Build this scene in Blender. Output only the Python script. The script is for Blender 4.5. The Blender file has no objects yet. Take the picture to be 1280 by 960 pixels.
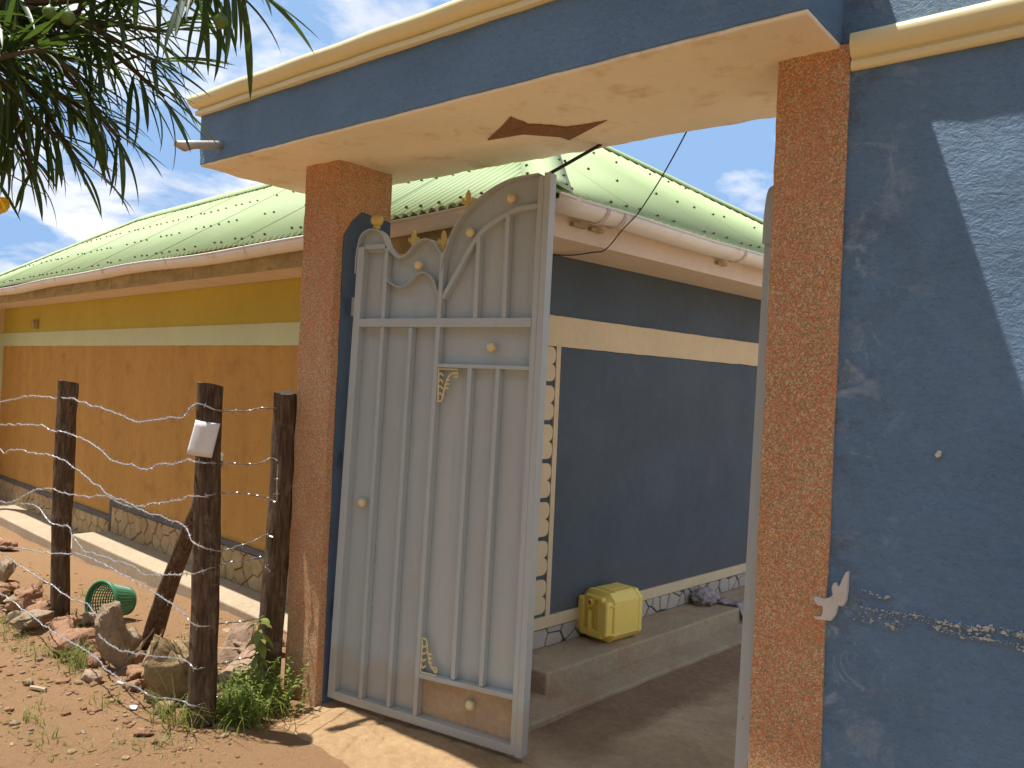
import bpy, bmesh, math, random
from mathutils import Vector, Matrix, noise
random.seed(7)
sc = bpy.context.scene
COL = sc.collection
R = math.radians
V = Vector

# ------------------------------------------------------------------ camera
YAW, ROLL, EYE = R(39.5), math.atan(.0434), 1.6
fw = V((-math.sin(YAW), math.cos(YAW), 0)); r0 = V((math.cos(YAW), math.sin(YAW), 0)); up = V((0, 0, 1))
cr = r0*math.cos(ROLL) + up*math.sin(ROLL); cu = up*math.cos(ROLL) - r0*math.sin(ROLL)
cam = bpy.data.cameras.new('camera'); cam.sensor_width = 36; cam.lens = 1025/1280*36
cam.clip_start = .05; cam.clip_end = 2000
co = bpy.data.objects.new('camera', cam); COL.objects.link(co)
m = Matrix((cr, cu, -fw)).transposed().to_4x4(); m.translation = (0, 0, EYE)
co.matrix_world = m; sc.camera = co

# ------------------------------------------------------------------ light
SUN = V((-.334, -.132, 1)).normalized()          # towards the sun
SUN_STRENGTH, SKY_STRENGTH = 3.2, .10
sun = bpy.data.lights.new('sun', 'SUN'); sun.energy = SUN_STRENGTH; sun.angle = R(.53); sun.color = (1, .965, .915)
so = bpy.data.objects.new('sun', sun); COL.objects.link(so)
so.rotation_euler = SUN.to_track_quat('Z', 'Y').to_euler()
w = bpy.data.worlds.new('World'); sc.world = w; w.use_nodes = True
nt = w.node_tree; N = nt.nodes; L = nt.links
bg = N['Background']; bg.inputs['Strength'].default_value = 1
sky = N.new('ShaderNodeTexSky'); sky.sky_type = 'NISHITA'; sky.sun_disc = False
sky.sun_elevation = math.asin(SUN.z); sky.sun_rotation = math.atan2(SUN.x, SUN.y)
sky.altitude = 1100; sky.dust_density = .25; sky.air_density = .95
tc = N.new('ShaderNodeTexCoord')
sep = N.new('ShaderNodeSeparateXYZ'); L.new(tc.outputs['Generated'], sep.inputs[0])
zz = N.new('ShaderNodeMath'); zz.operation = 'MAXIMUM'; zz.inputs[1].default_value = 0; L.new(sep.outputs[2], zz.inputs[0])
za = N.new('ShaderNodeMath'); za.operation = 'ADD'; za.inputs[1].default_value = .30; L.new(zz.outputs[0], za.inputs[0])
dv = N.new('ShaderNodeVectorMath'); dv.operation = 'DIVIDE'
cz = N.new('ShaderNodeCombineXYZ')
for i in range(3): L.new(za.outputs[0], cz.inputs[i])
L.new(tc.outputs['Generated'], dv.inputs[0]); L.new(cz.outputs[0], dv.inputs[1])
mp = N.new('ShaderNodeMapping'); mp.inputs['Location'].default_value = (12.856, 10.843, 1.50); L.new(dv.outputs[0], mp.inputs[0])
cn = N.new('ShaderNodeTexNoise'); cn.inputs['Scale'].default_value = 2.7; cn.inputs['Detail'].default_value = 11
cn.inputs['Roughness'].default_value = .56; cn.inputs['Distortion'].default_value = .25; L.new(mp.outputs[0], cn.inputs['Vector'])
rm = N.new('ShaderNodeValToRGB'); rm.color_ramp.elements[0].position = .445; rm.color_ramp.elements[1].position = .54
rm.color_ramp.elements[0].color = (0, 0, 0, 1); rm.color_ramp.elements[1].color = (1, 1, 1, 1)
L.new(cn.outputs['Fac'], rm.inputs[0])
cn2 = N.new('ShaderNodeTexNoise'); cn2.inputs['Scale'].default_value = 4.3; cn2.inputs['Detail'].default_value = 7; L.new(mp.outputs[0], cn2.inputs['Vector'])
cc = N.new('ShaderNodeValToRGB'); cc.color_ramp.elements[0].position = .3; cc.color_ramp.elements[1].position = .7
cc.color_ramp.elements[0].color = (.34, .365, .42, 1); cc.color_ramp.elements[1].color = (.53, .53, .535, 1)
L.new(cn2.outputs['Fac'], cc.inputs[0])
sk = N.new('ShaderNodeVectorMath'); sk.operation = 'SCALE'; sk.inputs['Scale'].default_value = SKY_STRENGTH; L.new(sky.outputs[0], sk.inputs[0])
hz = N.new('ShaderNodeVectorMath'); hz.operation = 'MINIMUM'; hz.inputs[1].default_value = (.146, .236, .385); L.new(sk.outputs[0], hz.inputs[0])   # dull the white horizon glare
fm = N.new('ShaderNodeMath'); fm.operation = 'MULTIPLY'; fm.inputs[1].default_value = .9; L.new(rm.outputs[0], fm.inputs[0])
mx = N.new('ShaderNodeMixRGB'); L.new(fm.outputs[0], mx.inputs[0]); L.new(hz.outputs[0], mx.inputs[1]); L.new(cc.outputs[0], mx.inputs[2])
L.new(mx.outputs[0], bg.inputs['Color'])
sc.view_settings.view_transform = 'Standard'; sc.view_settings.look = 'None'
sc.view_settings.exposure = 1.22; sc.view_settings.gamma = 1; sc.view_settings.use_curve_mapping = False

# ------------------------------------------------------------------ materials
class MB:
    """small node-graph builder around a Principled surface, textured in world position"""
    def __init__(s, name, rough=.8, metal=0, spec=.3):
        s.m = bpy.data.materials.new(name); s.m.use_nodes = True
        s.t = s.m.node_tree; s.p = s.t.nodes['Principled BSDF']
        s.p.inputs['Roughness'].default_value = rough; s.p.inputs['Metallic'].default_value = metal
        s.p.inputs['Specular IOR Level'].default_value = spec
        s.pos = s.t.nodes.new('ShaderNodeNewGeometry').outputs['Position']; s.h = None
    def n(s, t, **k):
        n = s.t.nodes.new(t)
        for a, b in k.items(): setattr(n, a, b)
        return n
    def l(s, a, b): s.t.links.new(a, b)
    def vec(s, scale=(1, 1, 1), loc=(0, 0, 0), obj=False):
        mp = s.n('ShaderNodeMapping'); mp.inputs['Scale'].default_value = scale; mp.inputs['Location'].default_value = loc
        s.l(s.n('ShaderNodeTexCoord').outputs['Object'] if obj else s.pos, mp.inputs[0]); return mp.outputs[0]
    def noise(s, sc, det=5, rough=.55, vec=None, dist=0):
        n = s.n('ShaderNodeTexNoise'); n.inputs['Scale'].default_value = sc; n.inputs['Detail'].default_value = det
        n.inputs['Roughness'].default_value = rough; n.inputs['Distortion'].default_value = dist
        s.l(vec or s.pos, n.inputs['Vector']); return n.outputs['Fac']
    def vor(s, sc, vec=None, out='Color', feature='F1', rnd=1):
        n = s.n('ShaderNodeTexVoronoi', feature=feature); n.inputs['Scale'].default_value = sc
        n.inputs['Randomness'].default_value = rnd
        s.l(vec or s.pos, n.inputs['Vector']); return n.outputs[out]
    def ramp(s, f, stops, const=False):
        n = s.n('ShaderNodeValToRGB'); r = n.color_ramp
        if const: r.interpolation = 'CONSTANT'
        while len(r.elements) < len(stops): r.elements.new(.5)
        for e, (p, c) in zip(r.elements, stops):
            e.position = p; e.color = (*c, 1) if len(c) == 3 else c
        s.l(f, n.inputs[0]); return n.outputs[0]
    def mask(s, f, a, b):
        return s.ramp(f, [(a, (0, 0, 0)), (b, (1, 1, 1))])
    def mix(s, f, a, b, mode='MIX'):
        n = s.n('ShaderNodeMixRGB', blend_type=mode)
        for i, x in enumerate((f, a, b)):
            if hasattr(x, 'links'): s.l(x, n.inputs[i])
            else: n.inputs[i].default_value = x if i == 0 else (*x, 1)
        return n.outputs[0]
    def math(s, op, a, b):
        n = s.n('ShaderNodeMath', operation=op)
        for i, x in enumerate((a, b)):
            if hasattr(x, 'links'): s.l(x, n.inputs[i])
            else: n.inputs[i].default_value = x
        return n.outputs[0]
    def bump(s, f, strength, dist=.01):
        b = s.n('ShaderNodeBump'); b.inputs['Strength'].default_value = strength; b.inputs['Distance'].default_value = dist
        s.l(f, b.inputs['Height'])
        if s.h: s.l(s.h, b.inputs['Normal'])
        s.h = b.outputs[0]; return s
    def done(s, col):
        if hasattr(col, 'links'): s.l(col, s.p.inputs['Base Color'])
        else: s.p.inputs['Base Color'].default_value = (*col, 1)
        if s.h: s.l(s.h, s.p.inputs['Normal'])
        return s.m

def paint(name, c, var=.18, rough=.75, sc=3, bump=.25, bsc=120, spec=.25, dirt=None, dz=None, stretch=(1, 1, 1)):
    b = MB(name, rough, 0, spec)
    lo = tuple(x*(1-var) for x in c); hi = tuple(min(1, x*(1+var)) for x in c)
    f = b.noise(sc, 6, .6, b.vec(stretch)); col = b.ramp(f, [(.3, lo), (.7, hi)])
    f2 = b.noise(sc*9, 4); col = b.mix(.25, col, b.ramp(f2, [(.35, lo), (.65, hi)]))
    if dirt:
        fd = b.noise(sc*2.3, 8, .68); mk = b.mask(fd, dirt[1], dirt[1]+.16)
        col = b.mix(b.math('MULTIPLY', mk, dirt[2]), col, dirt[0])
    if dz:                                    # splash dirt near a height, with its own ragged edge
        sx = b.n('ShaderNodeSeparateXYZ'); b.l(b.pos, sx.inputs[0])
        h = b.math('ADD', sx.outputs[2], b.math('MULTIPLY', b.noise(9, 6), dz[2]))
        mk = b.ramp(h, [(max(0, dz[0]), (1, 1, 1)), (dz[1], (0, 0, 0))])
        col = b.mix(b.math('MULTIPLY', mk, dz[4]), col, dz[3])
    if bump:
        b.bump(b.noise(bsc, 5, .6), bump, .004)
    return b.done(col)

def plinth(name, cs):
    b = MB(name, .88, 0, .2); oi = b.n('ShaderNodeObjectInfo')
    col = b.ramp(oi.outputs['Random'], [(i/(len(cs)-1), c) for i, c in enumerate(cs)])
    col = b.mix(.35, col, b.ramp(b.noise(14, 8, .68), [(.3, tuple(x*.55 for x in cs[0])), (.7, cs[-1])]))
    b.bump(b.noise(30, 8, .7), .7, .012); return b.done(col)

def terrazzo(name, k=1.0, dark=1.0):
    b = MB(name, .85, 0, .2); D = lambda *c: tuple(x*dark for x in c)
    sp = b.n('ShaderNodeSeparateColor'); b.l(b.vor(250*k), sp.inputs[0])
    col = b.ramp(sp.outputs[0], [(0, D(.56, .38, .205)), (.30, D(.50, .285, .15)), (.52, D(.70, .55, .37)), (.64, D(.21, .215, .14)), (.83, D(.64, .15, .07))], True)
    col = b.mix(.22, col, D(.48, .285, .15))
    big = b.mask(b.noise(6, 6, .65), .50, .62)
    red = b.ramp(sp.outputs[1], [(0, D(.56, .14, .06)), (.5, D(.52, .28, .12))], True)
    col = b.mix(b.math('MULTIPLY', big, .30), col, red)
    st = b.noise(2.0, 6, .62, b.vec((1, 1, .4)))
    col = b.mix(.5, col, b.ramp(st, [(.35, (.30, .27, .22)), (.65, (.62, .56, .50))]), 'SOFT_LIGHT')
    b.bump(b.vor(250*k, out='Distance'), -.9, .005); b.bump(b.noise(40, 5, .65), .35, .008)
    return b.done(col)

def blue_wall(name, worn):
    b = MB(name, .6, 0, .35)
    f = b.noise(1.6, 7, .62); col = b.ramp(f, [(.32, (.115, .208, .33)), (.68, (.155, .268, .415))])
    if worn:
        sx = b.n('ShaderNodeSeparateXYZ'); b.l(b.pos, sx.inputs[0])
        mr = b.n('ShaderNodeMapRange'); mr.inputs[1].default_value = -.78; mr.inputs[2].default_value = -.52; mr.inputs[3].default_value = 1; mr.inputs[4].default_value = 0
        b.l(sx.outputs[0], mr.inputs[0])         # bare, rubbed plaster beside the pillar
        blot = b.mask(b.noise(6.5, 9, .7, dist=1.0), .53, .62)
        col = b.mix(b.math('MULTIPLY', b.math('MULTIPLY', blot, mr.outputs[0]), .5), col, (.42, .52, .60))
        gr = b.mask(b.noise(9, 8, .7, b.vec((1, 1, 1), (2, 5, 3))), .52, .62)
        col = b.mix(b.math('MULTIPLY', b.math('MULTIPLY', gr, mr.outputs[0]), .5), col, (.085, .115, .14))
        b2 = b.mask(b.noise(2.6, 8, .7, b.vec((1, 1, 1), (4, 2, 9)), dist=.4), .55, .72)
        col = b.mix(b.math('MULTIPLY', b2, .35), col, (.095, .130, .17))
        st = b.mask(b.noise(2.2, 6, .65, b.vec((3, 1, .5), (1, 7, 2))), .56, .70)
        col = b.mix(b.math('MULTIPLY', st, .25), col, (.22, .255, .28))
        sp = b.mask(b.noise(95, 2), .76, .78); col = b.mix(b.math('MULTIPLY', sp, .6), col, (.04, .055, .07))
    else:
        st = b.mask(b.noise(2.4, 7, .65, b.vec((4, 1, .6), (1, 7, 2))), .60, .70)
        col = b.mix(b.math('MULTIPLY', st, .16), col, (.24, .28, .31))
    fine = b.noise(48, 7, .72, b.vec((1, 1, 1.6)), .7); col = b.mix(.5, col, b.ramp(fine, [(.30, (.30, .30, .30)), (.46, (.50, .50, .50)), (.72, (.60, .60, .60))]), 'OVERLAY')
    gra = b.noise(190, 3, .6); col = b.mix(.15, col, b.ramp(gra, [(.32, (.32, .32, .32)), (.68, (.62, .62, .62))]), 'OVERLAY')
    b.bump(b.noise(150, 3, .6), .8, .004)
    b.bump(b.noise(34, 6, .7, b.vec((1, 1, 1.5)), .6), .9, .010)
    b.bump(b.noise(9, 5, .6), .30, .02)
    if worn: b.bump(b.mask(b.noise(70, 1), .70, .74), -.8, .004)
    return b.done(col)

def gate_paint():
    b = MB('grey_gate_paint', .48, 0, .4)
    f = b.noise(2.2, 6, .6, b.vec((1, 1, .3))); col = b.ramp(f, [(.3, (.40, .45, .45)), (.7, (.465, .515, .51))])
    st = b.mask(b.noise(30, 5, .6, b.vec((1, 1, .06))), .56, .74); col = b.mix(b.math('MULTIPLY', st, .22), col, (.26, .24, .21))
    sx = b.n('ShaderNodeSeparateXYZ'); b.l(b.pos, sx.inputs[0])
    h = b.math('ADD', sx.outputs[2], b.math('MULTIPLY', b.noise(6, 6), -.42))
    mk = b.ramp(h, [(.0, (1, 1, 1)), (.10, (0, 0, 0))])
    col = b.mix(b.math('MULTIPLY', mk, .40), col, (.38, .27, .17))
    ru = b.mask(b.noise(21, 9, .75), .66, .70); col = b.mix(b.math('MULTIPLY', ru, .7), col, (.24, .10, .045))
    b.bump(b.noise(25, 3), .08, .01)
    return b.done(col)

def soil():
    b = MB('red_soil', .95, 0, .1)
    f = b.noise(1.1, 8, .62); col = b.ramp(f, [(.30, (.18, .065, .020)), (.48, (.27, .105, .032)), (.70, (.30, .138, .050))])
    col = b.mix(.45, col, b.ramp(b.noise(14, 8, .7), [(.3, (.13, .058, .022)), (.7, (.34, .175, .072))]))
    g = b.mask(b.noise(2.6, 8, .68, b.vec((1, 1, 1), (5, 3, 0))), .52, .66); col = b.mix(b.math('MULTIPLY', g, .45), col, (.20, .150, .048))
    gp = b.mask(b.noise(1.7, 6, .6, b.vec((1, 1, 1), (1, 8, 0))), .55, .68); col = b.mix(b.math('MULTIPLY', gp, .5), col, (.29, .205, .125))
    pe = b.vor(70, out='Distance'); col = b.mix(b.math('MULTIPLY', b.mask(pe, .08, .2), .12), (.36, .22, .115), col)
    b.bump(b.noise(22, 10, .75), 1.0, .035); b.bump(b.noise(130, 5, .7), .8, .006)
    return b.done(col)

def concrete(name, c, d, sc=2.5, bump=.5, rough=.9, stain=None):
    b = MB(name, rough, 0, .2)
    col = b.ramp(b.noise(sc, 8, .65, dist=.3), [(.3, d), (.7, c)])
    col = b.mix(.35, col, b.ramp(b.noise(sc*12, 6, .65), [(.3, tuple(x*.7 for x in d)), (.7, tuple(min(1, x*1.1) for x in c))]))
    if stain: col = b.mix(b.math('MULTIPLY', b.mask(b.noise(sc*.8, 8, .7, b.vec((1, 1, 1), (9, 4, 1))), .50, .60), .8), col, stain)
    b.bump(b.noise(sc*14, 8, .7), bump, .012); b.bump(b.noise(220, 3), .25, .002)
    return b.done(col)

def rock(name, c1, c2, c3):
    b = MB(name, .9, 0, .2)
    v = b.vec((1, 1, 1)); col = b.ramp(b.noise(7, 9, .7, v, .4), [(.28, c1), (.5, c2), (.75, c3)])
    col = b.mix(.4, col, b.ramp(b.noise(45, 7, .7), [(.3, tuple(x*.5 for x in c1)), (.7, c3)]))
    b.bump(b.noise(22, 9, .72), .9, .03); b.bump(b.noise(120, 4), .4, .004)
    return b.done(col)

def bark(name, c1, c2, c3):
    b = MB(name, .9, 0, .15)
    v = b.vec((1, 1, .13)); f = b.noise(55, 8, .7, v, .4)
    col = b.ramp(f, [(.3, c1), (.5, c2), (.72, c3)])
    li = b.mask(b.noise(9, 7, .65), .57, .66); col = b.mix(b.math('MULTIPLY', li, .5), col, (.27, .24, .17))
    b.bump(f, 1, .02); b.bump(b.noise(14, 5), .5, .02)
    return b.done(col)

def leafmat(name, c1, c2, back, trans=.35):
    b = MB(name, .45, 0, .4)
    oi = b.n('ShaderNodeObjectInfo'); f = b.noise(6, 3)
    col = b.mix(.5, b.ramp(f, [(.35, c1), (.65, c2)]), b.ramp(oi.outputs['Random'], [(0, c1), (1, c2)]))
    b.done(col)
    tr = b.n('ShaderNodeBsdfTranslucent'); tr.inputs[0].default_value = (*back, 1)
    ms = b.n('ShaderNodeMixShader'); ms.inputs[0].default_value = trans
    out = b.t.nodes['Material Output']; b.l(b.p.outputs[0], ms.inputs[1]); b.l(tr.outputs[0], ms.inputs[2]); b.l(ms.outputs[0], out.inputs[0])
    return b.m

def roofmat():
    b = MB('pale_green_roof_paint', .65, 0, .2)
    col = b.ramp(b.noise(.9, 6, .6), [(.3, (.34, .425, .205)), (.7, (.39, .475, .245))])
    st = b.mask(b.noise(8, 6, .65, b.vec((1, 1, .2))), .58, .72); col = b.mix(b.math('MULTIPLY', st, .25), col, (.40, .42, .28))
    return b.done(col)

M = {}
M['shaded_blue'] = paint('shade_darkened_recess_blue', (.075, .115, .17), .15, .7, 3, .4, 80)  # wall blue darkened to carry the shade on the pillar's inner face
M['muddy'] = paint('mud_splashed_panel', (.42, .31, .20), .22, .7, 6, .1, 60, dirt=((.40, .24, .12), .50, .7))
M['terrazzo'] = terrazzo('terrazzo_wash'); M['inlay'] = terrazzo('red_terrazzo_inlay', 1.2, .5)
M['blue'] = blue_wall('blue_wall_paint', True); M['beamblue'] = blue_wall('blue_beam_paint', False); M['gate'] = gate_paint(); M['soil'] = soil(); M['roof'] = roofmat()
M['soffit'] = paint('beige_soffit_paint', (.90, .82, .62), .05, .85, 2, .5, 60, dirt=((.58, .38, .20), .53, .6))
M['cornice'] = paint('cream_gloss_paint', (.80, .71, .40), .05, .25, 3, .08, 40, .5, dirt=((.55, .42, .20), .58, .35), stretch=(1, 1, 4))
M['housesoffit'] = paint('pale_soffit_board', (.68, .56, .43), .08, .8, 3, .15, 60, dirt=((.42, .30, .18), .62, .4))
M['darkblue'] = paint('dark_blue_house_paint', (.080, .106, .130), .16, .8, 2.0, .7, 70, dirt=((.13, .14, .15), .60, .45), dz=(.30, .75, .22, (.15, .13, .105), .5))
M['beige'] = paint('beige_trim_paint', (.66, .54, .34), .08, .8, 3, .25, 90, dirt=((.38, .28, .17), .60, .4))
M['orange'] = paint('ochre_wall_paint', (.545, .295, .072), .12, .85, 2, .6, 80, dirt=((.36, .17, .05), .53, .55), stretch=(2.5, 2.5, .35))
M['yellow'] = paint('mustard_band_paint', (.53, .425, .072), .08, .85, 2, .3, 110)
M['palegreen'] = paint('pale_green_band_paint', (.61, .67, .41), .06, .85, 2, .3, 110)
M['skirt'] = paint('dark_grey_skirting', (.125, .118, .115), .2, .8, 4, .3, 100, dirt=((.22, .17, .12), .6, .4))
M['stone_tan'] = plinth('tan_plinth_stone', [(.36, .25, .115), (.48, .35, .175), (.43, .29, .14), (.56, .43, .245)])
M['stone_grey'] = plinth('grey_plinth_stone', [(.46, .41, .33), (.54, .49, .40), (.50, .46, .39)])
M['joint'] = paint('dark_joint', (.16, .115, .065), .2, .9, 5, .3, 90)
M['gutter'] = paint('white_plastic_gutter', (.80, .76, .68), .05, .4, 2, 0, 90, .4, dirt=((.50, .34, .18), .56, .55))
M['fascia'] = paint('mossy_fascia_board', (.42, .33, .17), .25, .9, 4, .6, 60, dirt=((.20, .20, .075), .50, .65), stretch=(1, 1, 3))
M['gold'] = MB('gold_paint', .42, .35, .5).done((.62, .46, .15))
M['knob'] = MB('pale_gold_paint', .35, .1, .5).done((.72, .62, .33))
M['white'] = paint('weathered_white', (.72, .70, .66), .08, .7, 8, .2, 90, dirt=((.45, .40, .32), .6, .4))
M['patch'] = paint('white_filler', (.62, .59, .53), .1, .9, 10, .6, 140)
M['pavement'] = concrete('pale_pavement', (.46, .375, .26), (.35, .27, .175), 2, .4)
def court():
    b = MB('brown_yard_screed', .9, 0, .2)
    pale = b.ramp(b.noise(2.4, 8, .65, dist=.3), [(.3, (.36, .25, .15)), (.7, (.50, .37, .23))])
    dark = b.ramp(b.noise(3, 8, .65), [(.3, (.19, .115, .065)), (.7, (.30, .195, .115))])
    sx = b.n('ShaderNodeSeparateXYZ'); b.l(b.pos, sx.inputs[0])       # damp trodden patch with a ragged edge
    ed = b.math('ADD', b.math('ADD', sx.outputs[0], b.math('MULTIPLY', sx.outputs[1], -.07)), b.math('MULTIPLY', b.noise(2.8, 8, .68, dist=.6), .42))
    k1 = b.n('ShaderNodeMapRange'); b.l(ed, k1.inputs[0]); k1.inputs[1].default_value = -1.88; k1.inputs[2].default_value = -1.97
    k2 = b.n('ShaderNodeMapRange'); b.l(sx.outputs[1], k2.inputs[0]); k2.inputs[1].default_value = 2.85; k2.inputs[2].default_value = 3.05
    col = b.mix(b.math('MULTIPLY', b.math('MULTIPLY', k1.outputs[0], k2.outputs[0]), .85), pale, dark)
    col = b.mix(.5, col, b.ramp(b.noise(24, 8, .72), [(.3, (.32, .32, .32)), (.7, (.62, .62, .62))]), 'OVERLAY')
    b.bump(b.noise(26, 8, .7), .9, .014); b.bump(b.noise(220, 3), .25, .002)
    return b.done(col)
M['court'] = court()

M['step'] = concrete('grey_step_screed', (.50, .40, .26), (.38, .285, .18), 3, .7, stain=(.40, .25, .15))
M['ramp'] = concrete('sandy_ramp_screed', (.44, .295, .155), (.31, .19, .092), 2.6, 1.0)
M['wood'] = bark('dark_post_wood', (.045, .028, .017), (.125, .080, .048), (.26, .185, .115))
M['woodcut'] = paint('pale_cut_wood', (.42, .33, .21), .25, .9, 20, .5, 90)
M['wire'] = MB('galvanised_wire', .38, .75, .5).done((.55, .54, .52))
M['cable'] = MB('black_cable', .5, 0, .3).done((.02, .02, .022))
M['nail'] = MB('rusty_nail', .8, .2, .3).done((.11, .085, .05))
M['jerry'] = paint('yellow_plastic', (.93, .71, .155), .04, .42, 4, .05, 60, .45, dirt=((.62, .48, .13), .60, .4))
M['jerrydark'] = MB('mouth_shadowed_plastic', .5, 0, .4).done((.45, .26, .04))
M['basket'] = MB('green_plastic', .45, 0, .4).done((.045, .20, .095))
M['basket2'] = MB('light_green_plastic', .45, 0, .45).done((.13, .27, .10))
M['rag'] = paint('grey_rag_cloth', (.36, .31, .30), .35, .95, 30, .8, 160)
M['rockA'] = rock('reddish_rock', (.20, .090, .045), (.37, .19, .105), (.53, .34, .21))
M['rockB'] = rock('grey_brown_rock', (.20, .135, .08), (.37, .27, .17), (.54, .43, .29))
M['rockC'] = rock('tan_block_stone', (.22, .14, .065), (.38, .26, .13), (.52, .39, .22))
M['rockP'] = rock('pinkish_slab', (.28, .17, .10), (.42, .28, .185), (.55, .41, .29))
M['leaf'] = leafmat('oleander_leaf', (.025, .055, .012), (.055, .095, .018), (.12, .20, .025), .25)
M['grass'] = leafmat('grass_blade', (.11, .17, .03), (.24, .24, .06), (.25, .30, .05), .35)
M['weed'] = leafmat('weed_leaf', (.15, .215, .04), (.28, .31, .075), (.34, .42, .07), .4)
M['twig'] = MB('brown_twig', .85, 0, .2).done((.12, .085, .05))
M['petal'] = leafmat('yellow_petal', (.78, .48, .03), (.85, .56, .04), (.8, .5, .05), .4)
M['fruit'] = MB('green_fruit', .35, 0, .5).done((.12, .19, .03))
M['spout'] = MB('dull_steel_pipe', .45, .5, .5).done((.55, .52, .48))
M['rustin'] = MB('rusty_inside', .9, .1, .3).done((.26, .13, .06))

# ------------------------------------------------------------------ helpers
def mesh(name, vs, fs, mat, parent=None, smooth=False, loc=None):
    me = bpy.data.meshes.new(name); base = V(loc) if loc else (parent.location.copy() if parent and parent.get('_abs') else V((0, 0, 0)))
    if parent is not None and parent.parent is not None and parent.get('_base'): base = V(parent['_base'])
    me.from_pydata([V(v)-base for v in vs], [], fs); me.update()
    o = bpy.data.objects.new(name, me); COL.objects.link(o)
    me.materials.append(M[mat] if isinstance(mat, str) else mat)
    o['_base'] = tuple(base)
    if parent is not None: o.parent = parent
    else: o.location = base
    if smooth:
        for p in me.polygons: p.use_smooth = True
    return o
def thing(name, loc, label, cat, group=None):
    o = bpy.data.objects.new(name, None); COL.objects.link(o); o.location = loc; o.empty_display_size = .2
    o['_abs'] = 1; o['label'] = label; o['category'] = cat
    if group: o['group'] = group
    return o
def tag(o, label=None, cat=None, group=None, kind=None):
    for k, v in (('label', label), ('category', cat), ('group', group), ('kind', kind)):
        if v: o[k] = v
    return o
def recalc(o):
    bm = bmesh.new(); bm.from_mesh(o.data); bmesh.ops.recalc_face_normals(bm, faces=bm.faces); bm.to_mesh(o.data); bm.free(); return o
def bev(o, wd, seg=2):
    md = o.modifiers.new('bevel', 'BEVEL'); md.width = wd; md.segments = seg; md.limit_method = 'ANGLE'; md.angle_limit = R(40); return o
HEX = [(0, 3, 2, 1), (4, 5, 6, 7), (0, 1, 5, 4), (1, 2, 6, 5), (2, 3, 7, 6), (3, 0, 4, 7)]
def hexa(c8): return [V(c) for c in c8], list(HEX)
def boxv(f, a, b, c):
    return [f(a[0], b[0], c[0]), f(a[1], b[0], c[0]), f(a[1], b[1], c[0]), f(a[0], b[1], c[0]),
            f(a[0], b[0], c[1]), f(a[1], b[0], c[1]), f(a[1], b[1], c[1]), f(a[0], b[1], c[1])]
ident = lambda x, y, z: V((x, y, z))
def box(name, f, a, b, c, mat, parent=None, bw=0, seg=2):
    o = recalc(mesh(name, boxv(f, a, b, c), HEX, mat, parent))
    return bev(o, bw, seg) if bw else o
class Geo:
    def __init__(s): s.v = []; s.f = []
    def add(s, vs, fs):
        n = len(s.v); s.v += [V(v) for v in vs]; s.f += [tuple(i+n for i in f) for f in fs]; return s
    def tube(s, pts, rad, k=6, cap=True):
        pts = [V(p) for p in pts]; n0 = len(s.v); n = len(pts)
        rad = rad if hasattr(rad, '__len__') else [rad]*n
        t = (pts[1]-pts[0]).normalized(); u = t.orthogonal().normalized()
        for i, p in enumerate(pts):
            t = (pts[min(i+1, n-1)]-pts[max(i-1, 0)]).normalized(); u = (u-t*u.dot(t)).normalized(); w_ = t.cross(u)
            for j in range(k):
                a = 2*math.pi*j/k; s.v.append(p+(u*math.cos(a)+w_*math.sin(a))*rad[i])
        for i in range(n-1):
            for j in range(k):
                a, b = n0+i*k+j, n0+i*k+(j+1) % k; s.f.append((a, b, b+k, a+k))
        if cap: s.f.append(tuple(n0+j for j in reversed(range(k)))); s.f.append(tuple(n0+(n-1)*k+j for j in range(k)))
        return s
    def lathe(s, c, axis, prof, k=12):
        c = V(c); ax = V(axis).normalized(); u = ax.orthogonal().normalized(); w_ = ax.cross(u); n0 = len(s.v)
        for r_, h_ in prof:
            for j in range(k):
                a = 2*math.pi*j/k; s.v.append(c+ax*h_+(u*math.cos(a)+w_*math.sin(a))*r_)
        for i in range(len(prof)-1):
            for j in range(k):
                a, b = n0+i*k+j, n0+i*k+(j+1) % k; s.f.append((a, b, b+k, a+k))
        s.f.append(tuple(n0+j for j in reversed(range(k)))); s.f.append(tuple(n0+(len(prof)-1)*k+j for j in range(k)))
        return s
    def prism(s, pts, f, d0, d1):      # 2-D outline pts -> f(u,v,depth)
        n = len(pts); n0 = len(s.v)
        s.v += [f(p[0], p[1], d0) for p in pts]+[f(p[0], p[1], d1) for p in pts]
        s.f.append(tuple(n0+i for i in range(n))); s.f.append(tuple(n0+n+i for i in reversed(range(n))))
        for i in range(n):
            j = (i+1) % n; s.f.append((n0+i, n0+n+i, n0+n+j, n0+j))
        return s
    def build(s, name, mat, parent=None, smooth=False): return recalc(mesh(name, s.v, s.f, mat, parent, smooth))
def spline(pts, n=8):
    pts = [V(p) for p in pts]; P = [pts[0]*2-pts[1]]+pts+[pts[-1]*2-pts[-2]]; out = []
    for i in range(1, len(P)-2):
        for j in range(n):
            t = j/n; a, b, c, d = P[i-1:i+3]
            out.append(.5*((2*b)+(c-a)*t+(2*a-5*b+4*c-d)*t*t+(3*b-3*c+d-a)*t**3))
    out.append(pts[-1]); return out
def autosmooth(o, ang=35):
    for p in o.data.polygons: p.use_smooth = True
    try: o.data.set_sharp_from_angle(angle=R(ang))
    except Exception: pass
    return o
def ss(a, b, x):
    t = max(0, min(1, (x-a)/(b-a))); return t*t*(3-2*t)

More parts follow.
